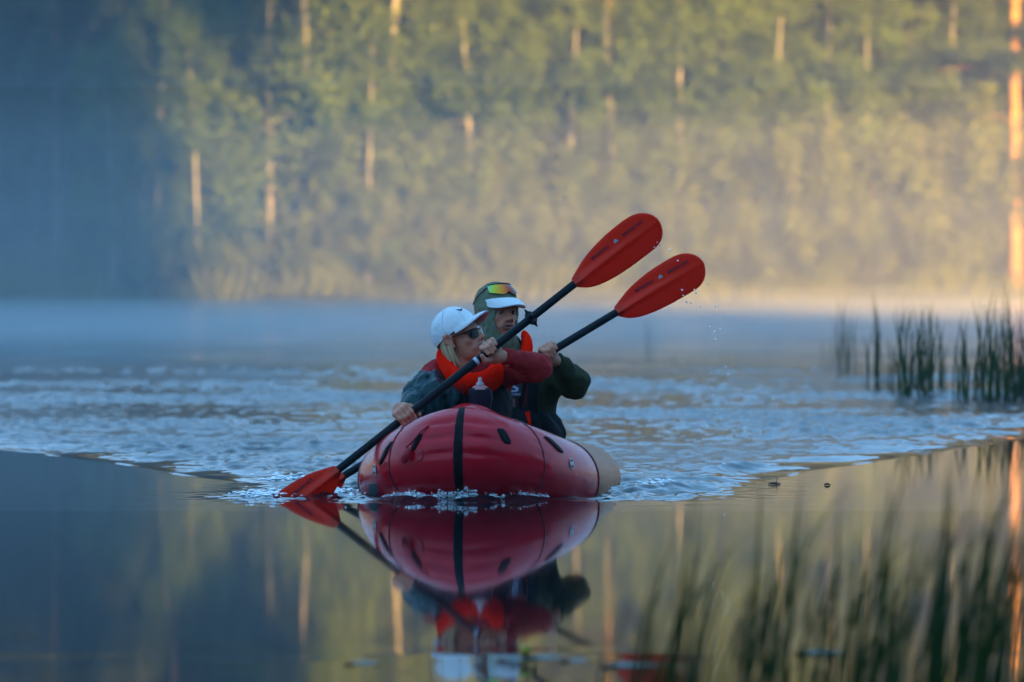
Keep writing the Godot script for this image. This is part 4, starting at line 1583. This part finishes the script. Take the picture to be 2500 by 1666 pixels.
	for w in [-1.0, 1.0]:
		gf.tube([h * Vector3(w * 0.062, 0.011, 0.083), h * Vector3(w * 0.073, 0.011, 0.060), h * Vector3(w * 0.078, 0.012, 0.0), h * Vector3(w * 0.077, 0.002, -0.02)], [0.0042, 0.0036, 0.0028, 0.0025], 7)
		gf.tube([h * Vector3(w * 0.003, 0.010, 0.106), h * Vector3(w * 0.03, 0.0165, 0.1005), h * Vector3(w * 0.062, 0.013, 0.083)], [0.0022, 0.0022, 0.003], 6)
	lay(t, "sunglass_frame", gf, dark)
	var cap := Shape.new()
	var rows := []
	for k in 17:
		var f := k / 16.0
		var row := PackedVector3Array()
		for n in 48:
			var a := TAU * n / 48.0
			# lower edge: higher in front, lower at the back
			var edge := 0.018 + 0.034 * cos(a)
			var el := lerpf(asin(clampf((edge - 0.033) / 0.102, -1.0, 1.0)), PI / 2, f)
			var r := cos(el)
			var crease := 1.0 + 0.012 * sin(a * 6.0) * sin(f * PI) + 0.030 * sin(a * 9.0 + f * 4.0 + 2.0 * sin(f * 9.0)) * (1.0 - f) * f * 2.2 * (1.0 if cos(a) < 0.3 else 0.15)
			row.append(h * Vector3(sin(a) * 0.087 * r * crease, 0.033 + 0.102 * sin(el) * (1.0 + 0.02 * cos(a)), -0.012 + cos(a) * 0.107 * r * crease))
		rows.append(row)
	cap.grid(rows, true)
	var co := lay(t, "cap", cap, white_cloth)
	var st := Shape.new()
	for k in 6:
		var a := TAU * k / 6.0 + TAU / 12.0
		var line := []
		for m in 12:
			var el := lerpf(0.05, PI / 2 - 0.05, m / 11.0)
			line.append(h * Vector3(sin(a) * 0.0885 * cos(el), 0.033 + 0.1035 * sin(el), -0.012 + cos(a) * 0.1085 * cos(el)))
		st.tube(line, between([0.0016, 0.0016], 12), 5)
	var so := obj("cap_seam", st.mesh(), white_cloth, co)
	so.name = "cap_seam"
	var pk := obj("cap_peak", peak(h, Vector3(0, 0.070, 0.168), 0.080, Vector3(0, 0.052, 0.092), 0.032).mesh(), white_cloth, co)
	pk.name = "cap_peak"
	# the dark tick mark on the cap's front
	var tick := Shape.new()
	var tr := []
	var trad := []
	for k in 13:
		var f := k / 12.0
		var a := lerpf(-0.50, 0.12, f)
		var el := 0.93 - 0.13 * sin(clampf(f * 2.6, 0.0, 1.0) * PI * 0.5) + 0.20 * pow(maxf(f - 0.25, 0.0), 1.2)
		tr.append(h * Vector3(sin(a) * 0.089 * cos(el), 0.033 + 0.1045 * sin(el), -0.012 + cos(a) * 0.1092 * cos(el)))
		trad.append(0.0042 * sin(PI * clampf(f * 0.9 + 0.1, 0.02, 0.98)) * (1.2 - 0.8 * f))
	tick.tube(tr, trad, 8)
	obj("tick_mark", tick.mesh(), mat(0.012, 0.018, 0.05, 0.6), co)
	# the soft flask in the vest pocket
	var fl := thing("drinking_flask", "soft drinking flask with pale spout tucked in the orange vest front", "bottle", Vector3(-0.1338, 0.3825, -25.7300))
	var fb := Shape.new()
	var fr := []
	for e in [[-0.02, 0.045], [0.02, 0.052], [0.052, 0.050], [0.064, 0.040]]:
		var row := PackedVector3Array()
		for n in 28:
			row.append(Vector3(cos(TAU * n / 28.0) * e[1], e[0], sin(TAU * n / 28.0) * e[1] * 0.5))
		fr.append(row)
	fb.grid(fr, true)
	fb.fan(fr[-1])
	obj("flask_body", fb.mesh(), mat(0.012, 0.008, 0.022, 0.4, 0.3), fl)
	var sp := Shape.new()
	sp.tube([Vector3(0, 0.058, 0), Vector3(0, 0.070, 0), Vector3(0, 0.078, 0)], [0.040, 0.030, 0.016], 24, Color.WHITE, 0.6, Vector3.BACK)
	obj("flask_shoulder", sp.mesh(), mat(0.55, 0.22, 0.22, 0.3), fl)
	var ca := Shape.new()
	ca.tube([Vector3(0, 0.076, 0), Vector3(0, 0.086, 0), Vector3(0, 0.090, 0), Vector3(0, 0.106, 0), Vector3(0, 0.109, 0)], [0.0165, 0.0155, 0.0085, 0.0080, 0.006], 18)
	obj("flask_spout", ca.mesh(), mat(0.55, 0.45, 0.47, 0.3), fl)


func build_rear_paddler(skin: Color, lip: Color, skin_mat: Material, cloth: Material, webbing: Material, hivis: Material, white_cloth: Material) -> void:
	var base := Vector3(0.0447, 0.0621, -26.8000)
	var t := thing("person", "rear paddler in olive hood with white visor and mirrored sunglasses on top", "person", base)
	var h := head_frame(Vector3(-0.0640, 0.7533, -26.6600), deg_to_rad(33.0), deg_to_rad(1.0), -0.02)
	var pelvis := Vector3(0.0536, 0.0979, -26.8000)
	var chest := Vector3(0.0285, 0.4029, -26.7500)
	var neck := Vector3(-0.0214, 0.5670, -26.7500)
	var sh_r := Vector3(-0.1143, 0.4879, -26.7800)
	var sh_l := Vector3(0.1215, 0.4911, -26.8000)
	var el_r := Vector3(-0.1767, 0.3642, -26.5000)
	var el_l := Vector3(0.2696, 0.4488, -26.6000)
	var wr_r := Vector3(-0.2774, 0.3103, -26.3300)
	var wr_l := Vector3(0.1977, 0.5432, -26.4700)
	var grip_r := Vector3(-0.3236, 0.2971, -26.2320)
	var grip_l := Vector3(0.1635, 0.5871, -26.3690)
	var shaft := (grip_l - grip_r).normalized()
	var s := Shape.new()
	var body := [cone(pelvis, chest, 0.13, 0.12, skin), egg(chest, Vector3(0.15, 0.15, 0.095), skin), cone(neck, h * Vector3(0, -0.045, -0.012), 0.055, 0.050, skin), cone(sh_r, sh_l, 0.052, 0.052, skin), cone(sh_r, el_r, 0.046, 0.04, skin), cone(el_r, wr_r, 0.04, 0.026, skin), cone(sh_l, el_l, 0.046, 0.04, skin), cone(el_l, wr_l, 0.04, 0.026, skin)]
	for w in [-1.0, 1.0]:
		var knee: Vector3 = pelvis + Vector3(w * 0.13, 0.03, 0.42)
		body.append(cone(pelvis + Vector3(w * 0.09, -0.02, 0), knee, 0.078, 0.054, skin))
		body.append(cone(knee, pelvis + Vector3(w * 0.13, -0.10, 0.70), 0.05, 0.036, skin))
	s.blend(body, 0.011, 0.012)
	s.blend(head_prims(h, skin, lip, 1.04) + head_detail(h, skin, lip), 0.0034, 0.0050, head_carve(h))
	s.blend(hand_prims(grip_l, shaft, Vector3(0.0, 0.25, -1), Vector3(-0.5, 0.85, 0), wr_l, skin, lip), 0.0032, 0.0030)
	s.blend(hand_prims(grip_r, -shaft, Vector3(-0.6, 0.78, 0.25), Vector3(0, -0.3, 1), wr_r, skin, lip), 0.0036, 0.0030)
	lay(t, "body", s, skin_mat)
	var es := Shape.new()
	for w in [-1.0, 1.0]:
		es.ball(h * Vector3(w * 0.031, 0.0005, 0.0765), Vector3.ONE * 0.0105, Color(0.10, 0.075, 0.06), 8, 12)
	lay(t, "eyes", es, tinted(mat(1, 1, 1, 0.2, 0.5)))
	var bs := Shape.new()
	for w in [-1.0, 1.0]:
		bs.tube([h * Vector3(w * 0.014, 0.0245, 0.0915), h * Vector3(w * 0.030, 0.0275, 0.0845), h * Vector3(w * 0.045, 0.022, 0.0735)], [0.0025, 0.003, 0.0015], 6)
	lay(t, "eyebrows", bs, mat(0.06, 0.04, 0.03, 0.8))
	var olive := Color(0.032, 0.040, 0.022)
	var j := Shape.new()
	j.blend([cone(pelvis, chest, 0.15, 0.15, olive), egg(chest, Vector3(0.175, 0.16, 0.115), olive), cone(sh_r, sh_l, 0.068, 0.068, olive), cone(sh_r, el_r, 0.064, 0.056, olive), cone(el_r, wr_r, 0.056, 0.038, olive), cone(sh_l, el_l, 0.066, 0.062, olive), cone(el_l, wr_l, 0.062, 0.038, olive), cone(neck, neck + Vector3(0, 0.03, 0), 0.075, 0.07, olive)], 0.0085, 0.013, [], 0.011, 0.065, 5)
	lay(t, "jacket", j, cloth)
	# hood: a close shell with an open face
	var green := Color(0.15, 0.18, 0.115)
	var hd := Shape.new()
	hd.blend([egg(h * Vector3(0, 0.030, -0.012), Vector3(0.090, 0.104, 0.110), green, h.basis), egg(h * Vector3(0, -0.035, 0.010), Vector3(0.080, 0.095, 0.082), green, h.basis), cone(h * Vector3(0, -0.10, 0.018), neck + Vector3(0, -0.02, 0.02), 0.066, 0.082, green)], 0.0048, 0.010, [egg(h * Vector3(0, -0.026, 0.112), Vector3(0.063, 0.088, 0.085), Color.WHITE, h.basis)], 0.0055, 0.035, 12)
	lay(t, "hood", hd, cloth)
	lay(t, "visor", peak(h, Vector3(0, 0.034, 0.172), 0.082, Vector3(0, 0.064, 0.088), 0.034), white_cloth)
	# mirrored sunglasses pushed up on the hood
	var ln := Shape.new()
	var rows := []
	for k in 9:
		var row := PackedVector3Array()
		for n in 41:
			var u := n / 40.0 * 2.0 - 1.0
			var a := u * 1.2
			var top := 1.02 - 0.14 * u * u
			var low := 0.46 + 0.10 * u * u + 0.14 * exp(-u * u * 60.0)
			if absf(u) > 0.82:
				low = lerpf(low, top - 0.05, (absf(u) - 0.82) / 0.18)
			var el := lerpf(low, top, k / 8.0)
			row.append(h * Vector3(sin(a) * cos(el) * 0.102, 0.030 + 0.112 * sin(el), -0.012 + cos(a) * cos(el) * 0.124))
		rows.append(row)
	ln.grid(rows)
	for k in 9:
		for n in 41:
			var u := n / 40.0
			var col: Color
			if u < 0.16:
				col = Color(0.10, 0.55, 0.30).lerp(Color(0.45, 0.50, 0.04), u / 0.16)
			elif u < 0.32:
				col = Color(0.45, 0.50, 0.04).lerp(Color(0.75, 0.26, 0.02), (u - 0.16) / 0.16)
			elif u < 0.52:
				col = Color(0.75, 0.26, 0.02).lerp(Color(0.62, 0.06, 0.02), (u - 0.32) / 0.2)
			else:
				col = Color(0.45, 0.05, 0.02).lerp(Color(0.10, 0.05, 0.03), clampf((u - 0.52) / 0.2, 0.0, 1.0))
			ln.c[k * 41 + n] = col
	lay(t, "mirrored_lens", ln, tinted(mat(1, 1, 1, 0.16, 0.5, 0.75)))
	var fm := Shape.new()
	var line := []
	for n in 25:
		var u := n / 24.0 * 2.0 - 1.0
		var a := u * 1.22
		var el := 1.04 - 0.14 * u * u
		line.append(h * Vector3(sin(a) * cos(el) * 0.103, 0.030 + 0.113 * sin(el), -0.012 + cos(a) * cos(el) * 0.125))
	fm.tube(line, between([0.0028, 0.0034, 0.0028], 25), 7)
	lay(t, "sunglass_frame", fm, mat(0.012, 0.014, 0.02, 0.3))
	var tpl := Shape.new()
	for w in [-1.0, 1.0]:
		var arm := []
		for n in 9:
			var f := n / 8.0
			var a: float = w * lerpf(1.14, 1.95, f)
			var el := lerpf(0.90, 0.05, f)
			arm.append(h * Vector3(sin(a) * cos(el) * 0.0965, 0.030 + 0.109 * sin(el), -0.012 + cos(a) * cos(el) * 0.117))
		tpl.tube(arm, between([0.0038, 0.0030, 0.0030], 9), 7)
	lay(t, "sunglass_arms", tpl, mat(0.10, 0.012, 0.012, 0.35))
	# life vest: red front, dark straps, orange collar
	var v := Shape.new()
	v.blend([egg(Vector3(0.0107, 0.4000, -26.7200), Vector3(0.135, 0.150, 0.135), Color.WHITE)], 0.008, 0.02, [egg(Vector3(-0.0177, 0.6013, -26.6000), Vector3(0.12, 0.13, 0.3), Color.WHITE)], 0.006, 0.05, 16)
	var vest_red := mat(0.20, 0.018, 0.024, 0.65)
	lay(t, "life_vest", v, vest_red)
	var c := Shape.new()
	var path := curve([Vector3(-0.0788, 0.6405, -26.8600), Vector3(-0.0963, 0.6135, -26.7400), Vector3(-0.0816, 0.5478, -26.6200), Vector3(-0.0177, 0.5041, -26.5800), Vector3(0.0461, 0.5375, -26.6000), Vector3(0.0639, 0.5901, -26.6400), Vector3(0.0659, 0.6248, -26.7000), Vector3(0.0590, 0.6412, -26.8000)], 6)
	c.tube(path, between([0.026, 0.032, 0.036, 0.038, 0.040, 0.042, 0.042, 0.036], path.size()), 18, Color.WHITE, 0.55, Vector3.BACK)
	lay(t, "life_vest_collar", c, hivis)
	var st := Shape.new()
	st.tube(curve([Vector3(0.0835, 0.5387, -26.6300), Vector3(0.0904, 0.4597, -26.5850), Vector3(0.0886, 0.3802, -26.5750), Vector3(0.0922, 0.2820, -26.6000)], 6), between([0.020, 0.022, 0.022, 0.022], 19), 10, Color.WHITE, 0.25, Vector3.BACK)
	st.tube(curve([Vector3(0.0585, 0.4688, -26.5750), Vector3(0.0443, 0.4068, -26.5700), Vector3(0.0319, 0.3357, -26.5800)], 6), between([0.010, 0.010], 13), 10, Color.WHITE, 0.25, Vector3.BACK)
	lay(t, "strap", st, webbing)
	var tab := Shape.new()
	tab.tube([Vector3(0.0655, 0.3262, -26.5350), Vector3(0.0725, 0.2982, -26.5250), Vector3(0.0796, 0.2556, -26.5300)], [0.011, 0.008, 0.005], 10, Color.WHITE, 0.3, Vector3.BACK)
	lay(t, "orange_tab", tab, hivis)
	var wb := Shape.new()
	wb.blend([egg(Vector3(0.0535, 0.2604, -26.7400), Vector3(0.15, 0.105, 0.145), Color.WHITE), egg(Vector3(0.0213, 0.2804, -26.6600), Vector3(0.12, 0.07, 0.12), Color.WHITE), egg(Vector3(0.1247, 0.2217, -26.7200), Vector3(0.105, 0.06, 0.12), Color.WHITE)], 0.009, 0.02, [], 0.012, 0.07, 26)
	lay(t, "spray_skirt_waist", wb, webbing)
	# black badge with pale letters
	var face_z := 26.553
	var pos := Vector3(0.0106, 0.4285, -26.5530)
	var pb := Shape.new()
	var ring := PackedVector3Array()
	for k in 32:
		var a := TAU * k / 32.0
		ring.append(Vector3(signf(cos(a)) * pow(absf(cos(a)), 0.45) * 0.031, signf(sin(a)) * pow(absf(sin(a)), 0.45) * 0.040, 0.0))
	pb.fan(ring, Color.WHITE, true)
	var badge := obj("badge", pb.mesh(), mat(0.006, 0.008, 0.02, 0.5), t)
	badge.position = pos - t.position
	badge.rotation = Vector3(-0.05, -0.10, 0)
	var pale := mat(0.34, 0.38, 0.55, 0.5)
	text(badge, "badge_letters", "VOX", 0.0085, pale, Transform3D(Basis(), Vector3(-0.006, 0.032, 0.001)))
	text(badge, "badge_emblem", "S", 0.042, pale, Transform3D(Basis.from_scale(Vector3(1.45, 1, 1)), Vector3(0.001, 0.004, 0.001)))
	text(badge, "badge_letters", "SECUMAR", 0.0085, pale, Transform3D(Basis(), Vector3(0, -0.027, 0.001)))
	var dots := Shape.new()
	for r in 9:
		for q in 6:
			var p := Vector3(-0.026 + q * 0.0052 + (0.0026 if r % 2 else 0.0), -0.046 - r * 0.0042, 0.0012)
			dots.quad(p + Vector3(-0.0013, 0, 0), p + Vector3(0, 0.0015, 0), p + Vector3(0.0013, 0, 0), p + Vector3(0, -0.0015, 0))
	obj("reflective_mesh", dots.mesh(), mat(0.5, 0.52, 0.58, 0.4), badge)


func _ready() -> void:
	var cam := Camera3D.new()
	cam.name = "camera"
	var lens := CameraAttributesPhysical.new()
	lens.frustum_focal_length = 216.2
	lens.frustum_focus_distance = 25.45
	lens.frustum_near = 0.1
	lens.frustum_far = 600.0
	lens.exposure_aperture = 4.3
	cam.attributes = lens
	add_child(cam)
	cam.position = Vector3(0, 0.995, 0)
	cam.rotation_degrees.x = -0.783
	cam.fov = 6.357
	cam.far = 600.0
	cam.current = true

	var we := WorldEnvironment.new()
	we.name = "world_environment"
	var env := Environment.new()
	env.background_mode = Environment.BG_SKY
	var sky := Sky.new()
	var sm := ProceduralSkyMaterial.new()
	sm.sky_top_color = Color(0.355, 0.565, 0.75)
	sm.sky_energy_multiplier = 0.6
	sm.ground_energy_multiplier = 0.6
	sm.sky_horizon_color = Color(0.38, 0.58, 0.755)
	sm.sky_curve = 0.14
	sm.ground_bottom_color = Color(0.10, 0.12, 0.12)
	sm.ground_horizon_color = Color(0.6, 0.66, 0.72)
	sm.sun_angle_max = 12.0
	sky.sky_material = sm
	env.sky = sky
	env.tonemap_mode = Environment.TONE_MAPPER_LINEAR
	env.tonemap_exposure = 8.9
	env.fog_enabled = true
	env.fog_density = 0.0003
	env.fog_light_color = Color(0.96, 0.97, 0.98)
	env.volumetric_fog_enabled = true
	env.volumetric_fog_density = 0.0
	env.sdfgi_enabled = true
	env.ssao_enabled = true
	env.ssil_enabled = true
	we.environment = env
	add_child(we)

	var sun := DirectionalLight3D.new()
	sun.name = "sun"
	sun.light_color = Color(1.0, 0.79, 0.40)
	sun.light_energy = 1.2
	sun.light_angular_distance = 0.5
	sun.shadow_enabled = true
	# low over the near shore, behind the camera and to the right
	sun.rotation = Vector3(deg_to_rad(-6.0), deg_to_rad(16.0), 0)
	add_child(sun)

	cloth_noise = noise_tex(0.012, 256, 4, 21)
	fine_noise = noise_tex(0.04, 256, 4, 22)
	build_water()
	build_bank()
	build_forest()
	for m in [[2.1, 0.0022], [3.8, 0.0026], [10.0, 0.0015]]:
		mist("haze_over_the_lake", Vector3(0, m[0] * 0.5 - 1.0, -119), Vector3(190, m[0] + 2.0, 158), m[1], true)
	rng.seed = 61
	for k in 18:
		var d := rng.randf_range(60, 122)
		mist("mist_wisp", Vector3(rng.randf_range(-16, 16) * d / 110.0, 0.0, -d), Vector3(rng.randf_range(18, 44), rng.randf_range(0.5, 1.0), rng.randf_range(18, 40)), rng.randf_range(0.003, 0.006))
	build_reeds()
	build_boat()
	build_paddle("front paddle crossing the capped paddler, its left blade in the water", Vector3(-0.7216, 0.1121, -25.4600), Vector3(0.2611, 0.8841, -25.6000), 0.25, 0.396, 0.105)
	build_paddle("rear paddle held by the hooded paddler, its blade half behind", Vector3(-0.7177, 0.0631, -26.1200), Vector3(0.4497, 0.7570, -26.4500), 0.25, 0.10, 0.0)
	build_people()
	build_drops()
